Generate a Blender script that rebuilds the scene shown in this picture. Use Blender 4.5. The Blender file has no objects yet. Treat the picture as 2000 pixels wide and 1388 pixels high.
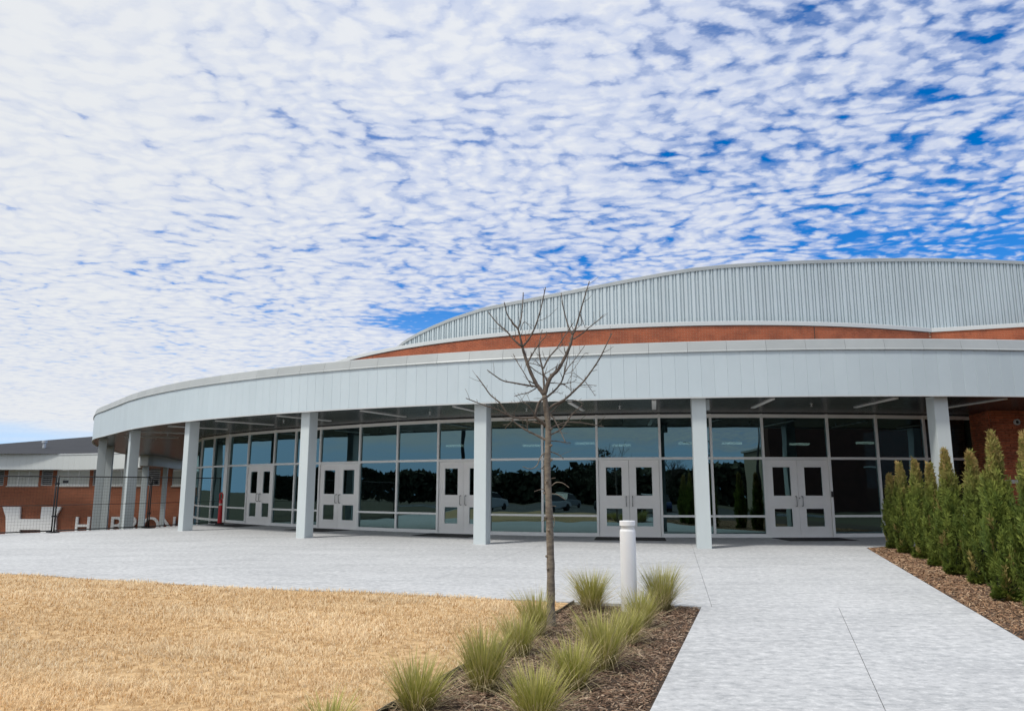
import bpy, bmesh, math, random
import numpy as np
from mathutils import Matrix, Vector

# ------------------------------------------------------------------ camera, sky, sun, exposure
SC = bpy.context.scene
COL = SC.collection
F_PX, EYE = 1480.0, 1.45                      # focal length in pixels of the 2000 px wide photograph, eye height
PITCH = math.atan(F_PX / 8650.0)
SP, CP = math.sin(PITCH), math.cos(PITCH)
cam = bpy.data.cameras.new("camera"); cam_o = bpy.data.objects.new("camera", cam); COL.objects.link(cam_o)
cam.sensor_width = 36.0; cam.lens = F_PX / 2000.0 * 36.0; cam.clip_end = 5000; cam.clip_start = 0.05
cam_o.location = (0, 0, EYE); cam_o.rotation_euler = (math.pi / 2 + PITCH, 0, 0)
SC.camera = cam_o

SUN_EL = math.radians(58); SUN_AZ = math.radians(-126)      # azimuth from +Y, clockwise: from the left, a little in front
sx, sy, sz = math.sin(SUN_AZ) * math.cos(SUN_EL), math.cos(SUN_AZ) * math.cos(SUN_EL), math.sin(SUN_EL)

def node_tree(nt):
    def n(kind, ins=(), **props):
        nd = nt.nodes.new(kind)
        for k, v in props.items(): setattr(nd, k, v)
        for k, v in (ins.items() if isinstance(ins, dict) else enumerate(ins)):
            if v is None: continue
            s = nd.inputs[k]
            if isinstance(v, bpy.types.NodeSocket): nt.links.new(v, s)
            elif isinstance(v, bpy.types.Node): nt.links.new(v.outputs[0], s)
            else: s.default_value = v
        return nd
    def m(op, a, b=None, c=None, clamp=False):
        nd = n('ShaderNodeMath', [a, b, c], operation=op); nd.use_clamp = clamp
        return nd.outputs[0]
    def mix(fac, a, b, blend='MIX'):
        nd = n('ShaderNodeMix', data_type='RGBA', blend_type=blend)
        for i, v in ((0, fac), (6, a), (7, b)):
            if isinstance(v, bpy.types.NodeSocket): nt.links.new(v, nd.inputs[i])
            else: nd.inputs[i].default_value = v if i == 0 else (tuple(v) + (1,))[:4]
        return nd.outputs[2]
    def ss(v, lo, hi, a=0.0, b=1.0):
        nd = n('ShaderNodeMapRange', [v, lo, hi, a, b], interpolation_type='SMOOTHSTEP')
        return nd.outputs[0]
    return n, m, mix, ss

SKY_OFFSET = 1.10
SKY_GAPS = [((-0.43, 3.80, 0), 0.42, 1.5), ((2.0, 3.1, 0), 1.2, 0.55)]
world = bpy.data.worlds.new("World"); SC.world = world; world.use_nodes = True
wt = world.node_tree; wt.nodes.clear()
n, m, mix, ss = node_tree(wt)
tc = n('ShaderNodeTexCoord')
sep = n('ShaderNodeSeparateXYZ', [tc.outputs['Generated']])
dx, dy, dz = sep.outputs
zz = m('ADD', m('MAXIMUM', dz, 0.0), 0.045)
px = m('DIVIDE', dx, zz); py = m('DIVIDE', dy, zz)
P0 = n('ShaderNodeCombineXYZ', [px, py, 0.0]).outputs[0]
def vm(op, a, b): return n('ShaderNodeVectorMath', [a, b], operation=op).outputs[0]
def noise(v, s, d=2.0, r=0.5, out='Fac'): return n('ShaderNodeTexNoise', {'Vector': v, 'Scale': s, 'Detail': d, 'Roughness': r}, noise_dimensions='2D').outputs[out]
rot = n('ShaderNodeMapping', {'Vector': P0, 'Rotation': (0, 0, math.radians(8)), 'Scale': (0.80, 1.0, 1)}).outputs[0]
warp = vm('MULTIPLY', vm('SUBTRACT', noise(rot, 2.2, 1.0, 0.5, 'Color'), (0.5, 0.5, 0.5)), (0.20, 0.20, 0.0))
edge = vm('MULTIPLY', vm('SUBTRACT', noise(rot, 22.0, 3.0, 0.6, 'Color'), (0.5, 0.5, 0.5)), (0.055, 0.055, 0.0))
Pw = vm('ADD', rot, warp); Pe = vm('ADD', Pw, edge)
# rounded cloudlets of two sizes with ragged edges
def cells(v, s, sm): return n('ShaderNodeTexVoronoi', {'Vector': v, 'Scale': s, 'Smoothness': sm, 'Randomness': 0.9}, feature='SMOOTH_F1', voronoi_dimensions='2D').outputs['Distance']
c1 = m('SUBTRACT', 0.42, cells(Pe, 17.0, 0.5)); c2 = m('SUBTRACT', 0.42, cells(vm('ADD', Pe, (5.3, 2.2, 0)), 30.0, 0.5))
fine = noise(Pe, 40.0, 3.0, 0.6)
patch = noise(rot, 2.4, 2.0, 0.5); mid = noise(Pw, 6.5, 2.0, 0.5)
big = noise(vm('ADD', rot, (3.7, 1.9, 0)), 0.55, 2.0, 0.5)
sund = n('ShaderNodeVectorMath', [tc.outputs['Generated'], (sx, sy, sz)], operation='DOT_PRODUCT').outputs['Value']
small = m('ADD', m('MULTIPLY', c1, 1.5), m('MULTIPLY', c2, 0.75))
small = m('ADD', small, m('MULTIPLY', m('SUBTRACT', mid, 0.5), 1.0))
small = m('ADD', small, m('MULTIPLY', m('SUBTRACT', fine, 0.5), 0.35))
# the deck is thicker towards the sun on the left and breaks up to the right
cover = m('ADD', m('MULTIPLY', m('SUBTRACT', big, 0.5), 0.8), m('MULTIPLY', m('SUBTRACT', patch, 0.5), 1.15))
cover = m('ADD', cover, m('ADD', m('MULTIPLY', m('SUBTRACT', sund, 0.52), 0.9), m('MULTIPLY', dx, -0.32)))
def gap(v, r, a):
    d = n('ShaderNodeVectorMath', [vm('ADD', P0, vm('MULTIPLY', warp, (1.4, 1.4, 0))), v], operation='DISTANCE').outputs['Value']
    return m('MULTIPLY', ss(d, r * 0.2, r, 1.0, 0.0), a)
thick = m('ADD', m('ADD', m('ADD', small, cover), SKY_OFFSET), m('MULTIPLY', ss(py, 1.5, 7.0), 0.45))
for g in SKY_GAPS: thick = m('SUBTRACT', thick, gap(*g))
alpha = ss(thick, -0.50, 0.75)
alpha = m('MULTIPLY', alpha, ss(m('ADD', dz, m('MULTIPLY', m('SUBTRACT', big, 0.5), 0.06)), 0.045, 0.085))
body = ss(thick, 0.25, 1.75)
glow = m('MAXIMUM', ss(sund, 0.2, 0.9), m('MULTIPLY', ss(dx, -0.0, -0.55), 0.60))
sky = n('ShaderNodeTexSky', sky_type='NISHITA')
sky.sun_disc = False; sky.sun_elevation = SUN_EL; sky.sun_rotation = SUN_AZ; sky.air_density = 1.0; sky.dust_density = 0.2; sky.ozone_density = 4.0; sky.altitude = 300
blue = n('ShaderNodeHueSaturation', {'Saturation': 1.45, 'Value': 0.125, 'Color': sky.outputs[0]}).outputs[0]
blue = mix(1.0, blue, (1.0, 0.84, 1.0), 'MULTIPLY')
blue = mix(ss(dz, 0.0, 0.24), (0.42, 0.62, 0.88), blue)
ccol = mix(body, (0.47, 0.535, 0.70), (0.68, 0.705, 0.75))
ccol = mix(m('MULTIPLY', glow, 0.75), ccol, (0.68, 0.695, 0.70))
final = mix(alpha, blue, ccol)
bg = n('ShaderNodeBackground', {'Color': final, 'Strength': 1.0})
n('ShaderNodeOutputWorld', [bg.outputs[0]])

sun = bpy.data.lights.new("sun", 'SUN'); sun.energy = 2.2; sun.angle = math.radians(8.0); sun.color = (1.0, 0.95, 0.87)
sun_o = bpy.data.objects.new("sun", sun); COL.objects.link(sun_o)
sun_o.rotation_euler = Vector((sx, sy, sz)).to_track_quat('Z', 'Y').to_euler(); sun_o.location = (-30, -10, 40)
SC.view_settings.view_transform = 'Standard'; SC.view_settings.look = 'None'
SC.view_settings.exposure = 0.25; SC.view_settings.gamma = 1.0; SC.view_settings.use_curve_mapping = False
SC.render.engine = 'CYCLES'; SC.cycles.max_bounces = 8; SC.cycles.transparent_max_bounces = 16
SC.cycles.use_denoising = True

rng = np.random.default_rng(11); random.seed(5)

# ------------------------------------------------------------------ survey: a sight line read off the photograph met with a known height or depth
def ray(x, y):
    u, v = (x - 1000.0) / F_PX, (y - 694.0) / F_PX
    return u, CP + v * SP, SP - v * CP
def at_z(x, y, z=0.0):
    a, b, c = ray(x, y); t = (z - EYE) / c
    return (a * t, b * t)
def at_y(x, y, Y):
    a, b, c = ray(x, y); t = Y / b
    return Vector((a * t, Y, EYE + c * t))
def project(X, Y, z):
    cz = Y * CP + (z - EYE) * SP; cy = -Y * SP + (z - EYE) * CP
    return 1000 + F_PX * X / cz, 694 - F_PX * cy / cz

# ------------------------------------------------------------------ materials
MATS = {}
def material(name, col, rough=0.6, metal=0.0, col2=None, scale=3.0, stretch=(1, 1, 1), detail=5.0, bump=0.0, bump_scale=40.0,
             rand=0.0, vcol=False, spec=0.5, contrast=(0.35, 0.65), trans=0.0, fine=0.0, fine_scale=120.0, coat=0.0):
    mt = bpy.data.materials.new(name); mt.use_nodes = True; nt = mt.node_tree
    n, m, mix, ss = node_tree(nt)
    bs = nt.nodes['Principled BSDF']
    geo = n('ShaderNodeNewGeometry')
    pos = n('ShaderNodeMapping', {'Vector': geo.outputs['Position'], 'Scale': stretch}).outputs[0]
    if vcol:
        c = n('ShaderNodeAttribute', attribute_name='Col').outputs['Color']
        if col != (1, 1, 1): c = mix(1.0, c, col, 'MULTIPLY')
    else:
        c = n('ShaderNodeRGB').outputs[0]; c.default_value = tuple(col) + (1,)
    if col2 is not None:
        nz = n('ShaderNodeTexNoise', {'Vector': pos, 'Scale': scale, 'Detail': detail, 'Roughness': 0.6}).outputs['Fac']
        c = mix(ss(nz, contrast[0], contrast[1]), c, col2)
    if fine > 0:
        nf = n('ShaderNodeTexNoise', {'Vector': pos, 'Scale': fine_scale, 'Detail': 3.0}).outputs['Fac']
        c = n('ShaderNodeHueSaturation', {'Value': m('ADD', m('MULTIPLY', m('SUBTRACT', nf, 0.5), fine * 2), 1.0), 'Color': c}).outputs[0]
    if rand > 0:
        oi = n('ShaderNodeObjectInfo').outputs['Random']
        c = n('ShaderNodeHueSaturation', {'Value': m('ADD', m('MULTIPLY', m('SUBTRACT', oi, 0.5), rand * 2), 1.0), 'Color': c}).outputs[0]
    nt.links.new(c, bs.inputs['Base Color'])
    bs.inputs['Roughness'].default_value = rough; bs.inputs['Metallic'].default_value = metal
    bs.inputs['Specular IOR Level'].default_value = spec
    if coat: bs.inputs['Coat Weight'].default_value = coat
    if bump > 0:
        nb = n('ShaderNodeTexNoise', {'Vector': pos, 'Scale': bump_scale, 'Detail': 4.0}).outputs['Fac']
        bp = n('ShaderNodeBump', {'Strength': bump, 'Distance': 0.02, 'Height': nb})
        nt.links.new(bp.outputs[0], bs.inputs['Normal'])
    if trans > 0:
        tr = n('ShaderNodeBsdfTranslucent', {'Color': c})
        mx = n('ShaderNodeMixShader', [trans, bs.outputs[0], tr.outputs[0]])
        nt.links.new(mx.outputs[0], nt.nodes['Material Output'].inputs['Surface'])
    MATS[name] = mt
    return mt

M = MATS
material('panel_paint', (0.53, 0.615, 0.665), 0.42, 0.0, col2=(0.505, 0.59, 0.64), scale=0.7, rand=0.022, fine=0.012, fine_scale=6, bump=0.02, bump_scale=3.0)
material('coping_metal', (0.40, 0.43, 0.44), 0.45, 0.1, rand=0.05, col2=(0.37, 0.40, 0.41), scale=1.3)
material('trim_paint', (0.58, 0.61, 0.62), 0.4, 0.0, rand=0.02)
material('ribbed_metal', (0.55, 0.625, 0.66), 0.42, 0.05, rand=0.03, col2=(0.52, 0.595, 0.63), scale=0.6)
material('column_paint', (0.57, 0.63, 0.645), 0.45, 0.0, col2=(0.54, 0.60, 0.615), scale=1.7, stretch=(1, 1, 0.25), rand=0.03)
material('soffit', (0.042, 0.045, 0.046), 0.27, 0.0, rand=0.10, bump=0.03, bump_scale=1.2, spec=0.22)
material('bronze_trim', (0.09, 0.065, 0.05), 0.4, 0.4)
material('diffuser', (0.72, 0.73, 0.72), 0.5)
material('aluminium', (0.86, 0.87, 0.86), 0.38, 0.05, rand=0.03)
material('door_paint', (0.90, 0.90, 0.885), 0.42, 0.0, rand=0.02, col2=(0.87, 0.87, 0.855), scale=2.0)
material('steel', (0.30, 0.30, 0.30), 0.3, 0.9)
material('galvanised', (0.50, 0.53, 0.56), 0.5, 0.4)
material('rubber', (0.022, 0.022, 0.022), 0.85, bump=0.5, bump_scale=150)
material('brick_face', (0.52, 0.150, 0.068), 0.85, col2=(0.36, 0.098, 0.046), scale=2.2, rand=0.22, fine=0.12, fine_scale=60, bump=0.25, bump_scale=70)
material('mortar', (0.66, 0.46, 0.33), 0.9, col2=(0.58, 0.40, 0.28), scale=6)
material('stone_sill', (0.6, 0.58, 0.54), 0.8, fine=0.05)
material('roof_membrane', (0.42, 0.43, 0.43), 0.8)
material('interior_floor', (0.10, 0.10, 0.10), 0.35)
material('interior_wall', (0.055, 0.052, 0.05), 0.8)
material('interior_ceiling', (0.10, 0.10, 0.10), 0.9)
material('concrete', (0.475, 0.487, 0.50), 0.72, col2=(0.40, 0.412, 0.427), scale=1.5, stretch=(0.42, 1.5, 1), detail=9, contrast=(0.42, 0.72), fine=0.10, fine_scale=16, bump=0.10, bump_scale=35, rand=0.012)
material('dark_base', (0.06, 0.055, 0.05), 0.95)
material('soil', (0.075, 0.05, 0.034), 0.95, col2=(0.05, 0.033, 0.022), scale=12, bump=0.6, bump_scale=30)
material('chips', (1, 1, 1), 0.85, vcol=True)
material('thatch', (0.66, 0.455, 0.24), 0.95, col2=(0.40, 0.25, 0.115), scale=9, bump=0.8, bump_scale=60, fine=0.25, fine_scale=70)
material('lawn_blade', (1, 1, 1), 0.8, vcol=True, trans=0.3, spec=0.2)
material('tussock_blade', (1, 1, 1), 0.6, vcol=True, trans=0.3, spec=0.3)
material('conifer', (1, 1, 1), 0.7, vcol=True, trans=0.18, spec=0.25)
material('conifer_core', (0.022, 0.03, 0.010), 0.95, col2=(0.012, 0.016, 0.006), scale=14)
material('bark', (0.23, 0.198, 0.16), 0.9, col2=(0.125, 0.106, 0.088), scale=9, stretch=(1, 1, 3), bump=0.5, bump_scale=45, fine=0.15, fine_scale=60)
material('twig', (0.075, 0.062, 0.053), 0.85, col2=(0.14, 0.115, 0.095), scale=7, fine=0.1)
material('edging', (0.035, 0.028, 0.022), 0.7)
material('bollard_paint', (0.85, 0.865, 0.885), 0.4, col2=(0.83, 0.845, 0.865), scale=3)
material('dark_plastic', (0.02, 0.02, 0.022), 0.5)
material('fence_black', (0.012, 0.012, 0.013), 0.5)
material('red_plastic', (0.52, 0.012, 0.018), 0.45)
material('reflective_tape', (0.6, 0.45, 0.42), 0.4)
material('roof_shingle', (0.030, 0.034, 0.043), 0.9, col2=(0.023, 0.026, 0.033), scale=1.2, stretch=(0.2, 1, 1), fine=0.1, fine_scale=3)
material('fascia_far', (0.60, 0.635, 0.635), 0.5, rand=0.02)
material('blind', (0.60, 0.62, 0.58), 0.5)
material('louver', (0.42, 0.42, 0.41), 0.5)
material('letter_white', (0.86, 0.87, 0.87), 0.45)
material('asphalt', (0.05, 0.05, 0.052), 0.9, col2=(0.065, 0.065, 0.066), scale=2, fine=0.1)
material('meadow', (0.085, 0.07, 0.035), 0.95, col2=(0.055, 0.05, 0.025), scale=0.3)
material('hall_brick', (0.085, 0.034, 0.026), 0.9, col2=(0.06, 0.026, 0.02), scale=1.0)
material('line_paint', (0.7, 0.7, 0.68), 0.7)
material('leaf_far', (0.035, 0.048, 0.022), 0.8, col2=(0.055, 0.06, 0.03), scale=0.8)
material('bark_far', (0.07, 0.055, 0.045), 0.9)
material('tan_wall', (0.40, 0.35, 0.26), 0.8)
material('pole_dark', (0.03, 0.03, 0.03), 0.5)
for nm, c in (('car_white', (0.6, 0.6, 0.6)), ('car_silver', (0.26, 0.27, 0.28)), ('car_black', (0.015, 0.015, 0.017)), ('car_blue', (0.03, 0.06, 0.16)), ('car_red', (0.25, 0.02, 0.02))):
    material(nm, c, 0.5, 0.0, coat=0.1)
material('car_glass', (0.015, 0.017, 0.02), 0.35, spec=0.2)

def concrete_extra():
    """broom marks and cloudy finishing stains on the plaza concrete"""
    mt = M['concrete']; nt = mt.node_tree; n, m, mix, ss = node_tree(nt)
    bs = nt.nodes['Principled BSDF']; src = bs.inputs['Base Color'].links[0].from_socket
    geo = n('ShaderNodeNewGeometry').outputs['Position']
    p1 = n('ShaderNodeMapping', {'Vector': geo, 'Scale': (2.2, 7.0, 1)}).outputs[0]
    a = n('ShaderNodeTexNoise', {'Vector': p1, 'Scale': 2.0, 'Detail': 10.0, 'Roughness': 0.72, 'Distortion': 0.6}).outputs['Fac']
    c = mix(m('MULTIPLY', ss(a, 0.50, 0.64), 0.50), src, (0.25, 0.265, 0.285))
    p2 = n('ShaderNodeMapping', {'Vector': geo, 'Scale': (0.5, 1.3, 1)}).outputs[0]
    b = n('ShaderNodeTexNoise', {'Vector': p2, 'Scale': 1.1, 'Detail': 5.0, 'Roughness': 0.6}).outputs['Fac']
    c = mix(m('MULTIPLY', ss(b, 0.45, 0.66), 0.45), c, (0.53, 0.54, 0.555))
    p3 = n('ShaderNodeMapping', {'Vector': geo, 'Scale': (1.1, 1.35, 1)}).outputs[0]
    f = n('ShaderNodeTexNoise', {'Vector': p3, 'Scale': 9.0, 'Detail': 8.0, 'Roughness': 0.75}).outputs['Fac']
    c = mix(m('MULTIPLY', ss(f, 0.51, 0.62), 0.58), c, (0.27, 0.285, 0.30))
    c = mix(m('MULTIPLY', ss(f, 0.49, 0.38), 0.60), c, (0.66, 0.67, 0.68))
    w = n('ShaderNodeTexNoise', {'Vector': geo, 'Scale': 0.33, 'Detail': 3.0}).outputs['Fac']
    c = n('ShaderNodeHueSaturation', {'Value': m('ADD', m('MULTIPLY', w, 0.34), 0.85), 'Color': c}).outputs[0]
    nt.links.new(c, bs.inputs['Base Color'])
concrete_extra()

def glass_material(name, tint, refl, fac):
    mt = bpy.data.materials.new(name); mt.use_nodes = True; nt = mt.node_tree; nt.nodes.clear()
    n, m, mix, ss = node_tree(nt)
    geo = n('ShaderNodeNewGeometry').outputs['Position']
    nb = n('ShaderNodeTexNoise', {'Vector': geo, 'Scale': 0.9, 'Detail': 1.0}).outputs['Fac']
    bp = n('ShaderNodeBump', {'Strength': 0.05, 'Distance': 0.06, 'Height': nb})
    tr = n('ShaderNodeBsdfTransparent', {'Color': tint + (1,)})
    gl = n('ShaderNodeBsdfGlossy', {'Color': refl + (1,), 'Roughness': 0.0, 'Normal': bp.outputs[0]})
    fr = n('ShaderNodeFresnel', {'IOR': 1.5})
    f = m('ADD', m('MULTIPLY', fr.outputs[0], 1.0 - fac), fac, clamp=True)
    mx = n('ShaderNodeMixShader', [f, tr.outputs[0], gl.outputs[0]])
    n('ShaderNodeOutputMaterial', [mx.outputs[0]])
    M[name] = mt
glass_material('tinted_glass', (0.07, 0.09, 0.09), (0.42, 0.66, 0.69), 0.21)
def emitter(name, c, s):
    mt = bpy.data.materials.new(name); mt.use_nodes = True
    b = mt.node_tree.nodes['Principled BSDF']; b.inputs['Emission Color'].default_value = c + (1,); b.inputs['Emission Strength'].default_value = s
    b.inputs['Base Color'].default_value = (0.8, 0.8, 0.8, 1); M[name] = mt
emitter('lamp_lit', (1.0, 0.96, 0.86), 16.0)

# ------------------------------------------------------------------ object helpers
def tag(o, label=None, category=None, group=None, kind=None):
    if label: o['label'] = label
    if category: o['category'] = category
    if group: o['group'] = group
    if kind: o['kind'] = kind
    return o
def empty(name, loc, label=None, category=None, group=None):
    o = bpy.data.objects.new(name, None); o.empty_display_size = 0.2; COL.objects.link(o)
    o.location = loc
    return tag(o, label, category, group)
def link(name, me, mat=None, parent=None, loc=(0, 0, 0), rz=0.0):
    o = bpy.data.objects.new(name, me); COL.objects.link(o)
    if mat is not None and not me.materials: me.materials.append(M[mat] if isinstance(mat, str) else mat)
    o.location = loc; o.rotation_euler = (0, 0, rz)
    if parent is not None: o.parent = parent
    return o
WORLD_LOC = {}
def wloc(o):
    v = Vector(o.location)
    return v + wloc(o.parent) if o.parent else v

class MB:
    """collects faces in world (or local) coordinates and links them as one mesh object"""
    def __init__(s): s.v = []; s.f = []
    def add(s, vs, fs):
        k = len(s.v); s.v += [tuple(p) for p in vs]; s.f += [tuple(i + k for i in q) for q in fs]; return s
    def box(s, c, size, rz=0.0):
        hx, hy, hz = size[0] / 2, size[1] / 2, size[2] / 2; ca, sa = math.cos(rz), math.sin(rz)
        vs = []
        for z in (-hz, hz):
            for x, y in ((-hx, -hy), (hx, -hy), (hx, hy), (-hx, hy)):
                vs.append((c[0] + x * ca - y * sa, c[1] + x * sa + y * ca, c[2] + z))
        return s.add(vs, [(0, 3, 2, 1), (4, 5, 6, 7), (0, 1, 5, 4), (1, 2, 6, 5), (2, 3, 7, 6), (3, 0, 4, 7)])
    def bbox(s, x0, x1, y0, y1, z0, z1):
        return s.box(((x0 + x1) / 2, (y0 + y1) / 2, (z0 + z1) / 2), (x1 - x0, y1 - y0, z1 - z0))
    def prism(s, poly, z0, z1):
        k = len(poly)
        vs = [(p[0], p[1], z0) for p in poly] + [(p[0], p[1], z1) for p in poly]
        return s.add(vs, [tuple(range(k - 1, -1, -1)), tuple(range(k, 2 * k))] + [(i, (i + 1) % k, k + (i + 1) % k, k + i) for i in range(k)])
    def tube(s, pts, radii, seg=8, cap=True):
        pts = [Vector(p) for p in pts]; k0 = len(s.v); rings = []
        up = Vector((0.31, 0.2, 0.93)).normalized(); a = None
        for i, p in enumerate(pts):
            t = (pts[min(i + 1, len(pts) - 1)] - pts[max(i - 1, 0)]).normalized()
            if a is None:
                a = t.cross(up); a = a if a.length > 0.05 else t.cross(Vector((1, 0, 0)))
            a = (a - t * a.dot(t)).normalized(); b = t.cross(a)
            r = radii[i] if hasattr(radii, '__len__') else radii
            rings.append([p + (a * math.cos(2 * math.pi * j / seg) + b * math.sin(2 * math.pi * j / seg)) * r for j in range(seg)])
        vs = [q for r in rings for q in r]; fs = []
        for i in range(len(rings) - 1):
            for j in range(seg):
                fs.append((i * seg + j, i * seg + (j + 1) % seg, (i + 1) * seg + (j + 1) % seg, (i + 1) * seg + j))
        if cap: fs.append(tuple(range(seg - 1, -1, -1))); fs.append(tuple((len(rings) - 1) * seg + j for j in range(seg)))
        return s.add(vs, fs)
    def lathe(s, c, prof, seg=32):
        vs = []; fs = []
        for r, z in prof:
            for j in range(seg):
                a = 2 * math.pi * j / seg; vs.append((c[0] + r * math.cos(a), c[1] + r * math.sin(a), c[2] + z))
        for i in range(len(prof) - 1):
            for j in range(seg): fs.append((i * seg + j, i * seg + (j + 1) % seg, (i + 1) * seg + (j + 1) % seg, (i + 1) * seg + j))
        fs.append(tuple(range(seg - 1, -1, -1))); fs.append(tuple((len(prof) - 1) * seg + j for j in range(seg)))
        return s.add(vs, fs)
    def mesh(s, name, smooth=False, fix=True):
        me = bpy.data.meshes.new(name); me.from_pydata(s.v, [], s.f)
        if fix:
            bm = bmesh.new(); bm.from_mesh(me); bmesh.ops.recalc_face_normals(bm, faces=bm.faces); bm.to_mesh(me); bm.free()
        if smooth: me.polygons.foreach_set('use_smooth', [True] * len(me.polygons))
        me.update(); return me
    def build(s, name, mat, parent=None, smooth=False, fix=True, bevel=0.0):
        """vertices are given in world coordinates; the origin goes to the middle of the base"""
        a = np.array(s.v); lo, hi = a.min(0), a.max(0); c = Vector(((lo[0] + hi[0]) / 2, (lo[1] + hi[1]) / 2, lo[2]))
        s.v = [(p[0] - c[0], p[1] - c[1], p[2] - c[2]) for p in s.v]
        me = s.mesh(name, smooth, fix)
        o = link(name, me, mat, parent, c - (wloc(parent) if parent else Vector((0, 0, 0))))
        if bevel:
            b = o.modifiers.new('edge', 'BEVEL'); b.width = bevel; b.segments = 2; b.limit_method = 'ANGLE'
        return o

def mesh_from_arrays(name, V, Fq, cols=None, tri=False):
    """fast mesh from numpy: V (n,3), Fq (k, 3 or 4), cols (n,3)"""
    me = bpy.data.meshes.new(name); k = Fq.shape[1]
    me.vertices.add(len(V)); me.vertices.foreach_set('co', V.astype(np.float32).ravel())
    me.loops.add(Fq.size); me.loops.foreach_set('vertex_index', Fq.astype(np.int32).ravel())
    me.polygons.add(len(Fq)); me.polygons.foreach_set('loop_start', np.arange(0, Fq.size, k, dtype=np.int32))
    me.update(calc_edges=True)
    if cols is not None:
        at = me.color_attributes.new('Col', 'FLOAT_COLOR', 'POINT')
        at.data.foreach_set('color', np.c_[cols, np.ones(len(cols))].astype(np.float32).ravel())
    return me

def dense(pts, step):
    """Catmull-Rom through plan points, resampled at equal steps: list of (x, y)"""
    P = [Vector((p[0], p[1])) for p in pts]; P = [2 * P[0] - P[1]] + P + [2 * P[-1] - P[-2]]; out = []
    for i in range(1, len(P) - 2):
        for k in range(24):
            t = k / 24.0; a, b, c, d = P[i - 1:i + 3]
            out.append(0.5 * (2 * b + (c - a) * t + (2 * a - 5 * b + 4 * c - d) * t * t + (3 * b - a - 3 * c + d) * t ** 3))
    out.append(P[-2]); return resample(out, step)
def resample(out, step):
    L = [0.0]
    for a, b in zip(out, out[1:]): L.append(L[-1] + (Vector(b) - Vector(a)).length)
    k = int(L[-1] // step); xs = np.interp(np.arange(k + 1) * step, L, [p[0] for p in out]); ys = np.interp(np.arange(k + 1) * step, L, [p[1] for p in out])
    return [Vector((x, y)) for x, y in zip(xs, ys)]
def frame(a, b):
    """chord a-b: middle, heading, length; local +y is the outward side for paths that run right to left"""
    d = b - a
    return (a + b) / 2, math.atan2(d.y, d.x), d.length
def sweep(pts, prof, name, mat, parent):
    """closed profile [(outward, up)] along a 3-D polyline"""
    mb = MB(); k = len(prof); P = [Vector(p) for p in pts]; vs = []
    for i, p in enumerate(P):
        t = P[min(i + 1, len(P) - 1)] - P[max(i - 1, 0)]; t.z = 0; t.normalize(); nn = Vector((-t.y, t.x, 0))
        vs += [p + nn * a + Vector((0, 0, b)) for a, b in prof]
    fs = [(i * k + j, i * k + (j + 1) % k, (i + 1) * k + (j + 1) % k, (i + 1) * k + j) for i in range(len(P) - 1) for j in range(k)]
    fs += [tuple(range(k)), tuple((len(P) - 1) * k + j for j in range(k - 1, -1, -1))]
    return mb.add(vs, fs).build(name, mat, parent)

# ------------------------------------------------------------------ plan of the round building (centre C, metres)
CX, CY = 9.0, 48.0
def polar(th, r):
    a = math.radians(th); return Vector((CX + r * math.sin(a), CY - r * math.cos(a)))
SOFFIT, FASCIA_TOP, COPE_TOP, HEAD = 3.52, 4.60, 4.83, 3.45
SETBACK = 0.8
def setback(th): return np.interp(th, [-56, -44, -34], [-0.15, 0.35, SETBACK])
FAS_PTS = [polar(t, 30.45) for t in (34, 30, 25, 20, 15, 10, 5, 0, -5, -10, -15, -20, -25, -30, -35, -40, -45, -50, -54)] + \
          [polar(-59, 30.65), polar(-64, 31.05), Vector((-20.7, 37.6)), Vector((-22.5, 41.5)), Vector((-24.8, 47.6)), Vector((-27.1, 55.0)), Vector((-29.4, 63.0)), Vector((-31.0, 69.0))]
SF_TAB = [(-85, 26.8), (-62, 26.8), (-50, 26.8), (-40, 26.95), (-30, 27.3), (-20, 27.45), (-10, 27.2), (0, 26.75), (10, 26.5), (20, 26.5)]
def sf(th): return polar(th, float(np.interp(th, [a for a, b in SF_TAB], [b for a, b in SF_TAB])) - float(setback(th)))
def sf_at_pixel(x, y):
    """where a sight line through the head rail meets the curved shop front"""
    a, b, c = ray(x, y); tgt = a / b
    ths = np.arange(16, -66, -0.02); r = np.interp(ths, [q[0] for q in SF_TAB], [q[1] for q in SF_TAB]) - setback(ths)
    X = CX + r * np.sin(np.radians(ths)); Y = CY - r * np.cos(np.radians(ths))
    i = int(np.argmax((X / Y) <= tgt)); return Vector((X[i], Y[i]))

# ------------------------------------------------------------------ ground, plaza, lawn, beds
FD = Vector((-0.642, -0.767)); FN = Vector((-0.767, 0.642)); F1 = Vector((-15.45, 23.35)); F0 = Vector((-11.35, 30.45)); FN1 = Vector((-12.6, 26.62))
def ground():
    far = 1500.0; a = F1 + FD * far; b = F1 - FD * far
    e0, e1 = a - FN * 2 * far, b - FN * 2 * far
    mb = MB(); z = -0.16
    mb.add([(a.x, a.y, z), (b.x, b.y, z), (e1.x, e1.y, z), (e0.x, e0.y, z)], [(0, 3, 2, 1)])
    c, d = a + FN * 45, b + FN * 45; g, h = a + FN * 2 * far, b + FN * 2 * far
    z1, z2 = -1.5, -4.2
    mb.add([(a.x, a.y, z), (b.x, b.y, z), (b.x, b.y, z1), (a.x, a.y, z1), (d.x, d.y, z2), (c.x, c.y, z2), (h.x, h.y, z2), (g.x, g.y, z2)],
           [(0, 1, 2, 3), (3, 2, 4, 5), (5, 4, 6, 7)])
    me = mb.mesh('ground'); tag(link('ground', me, 'meadow'), kind='structure')
ground()

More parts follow.
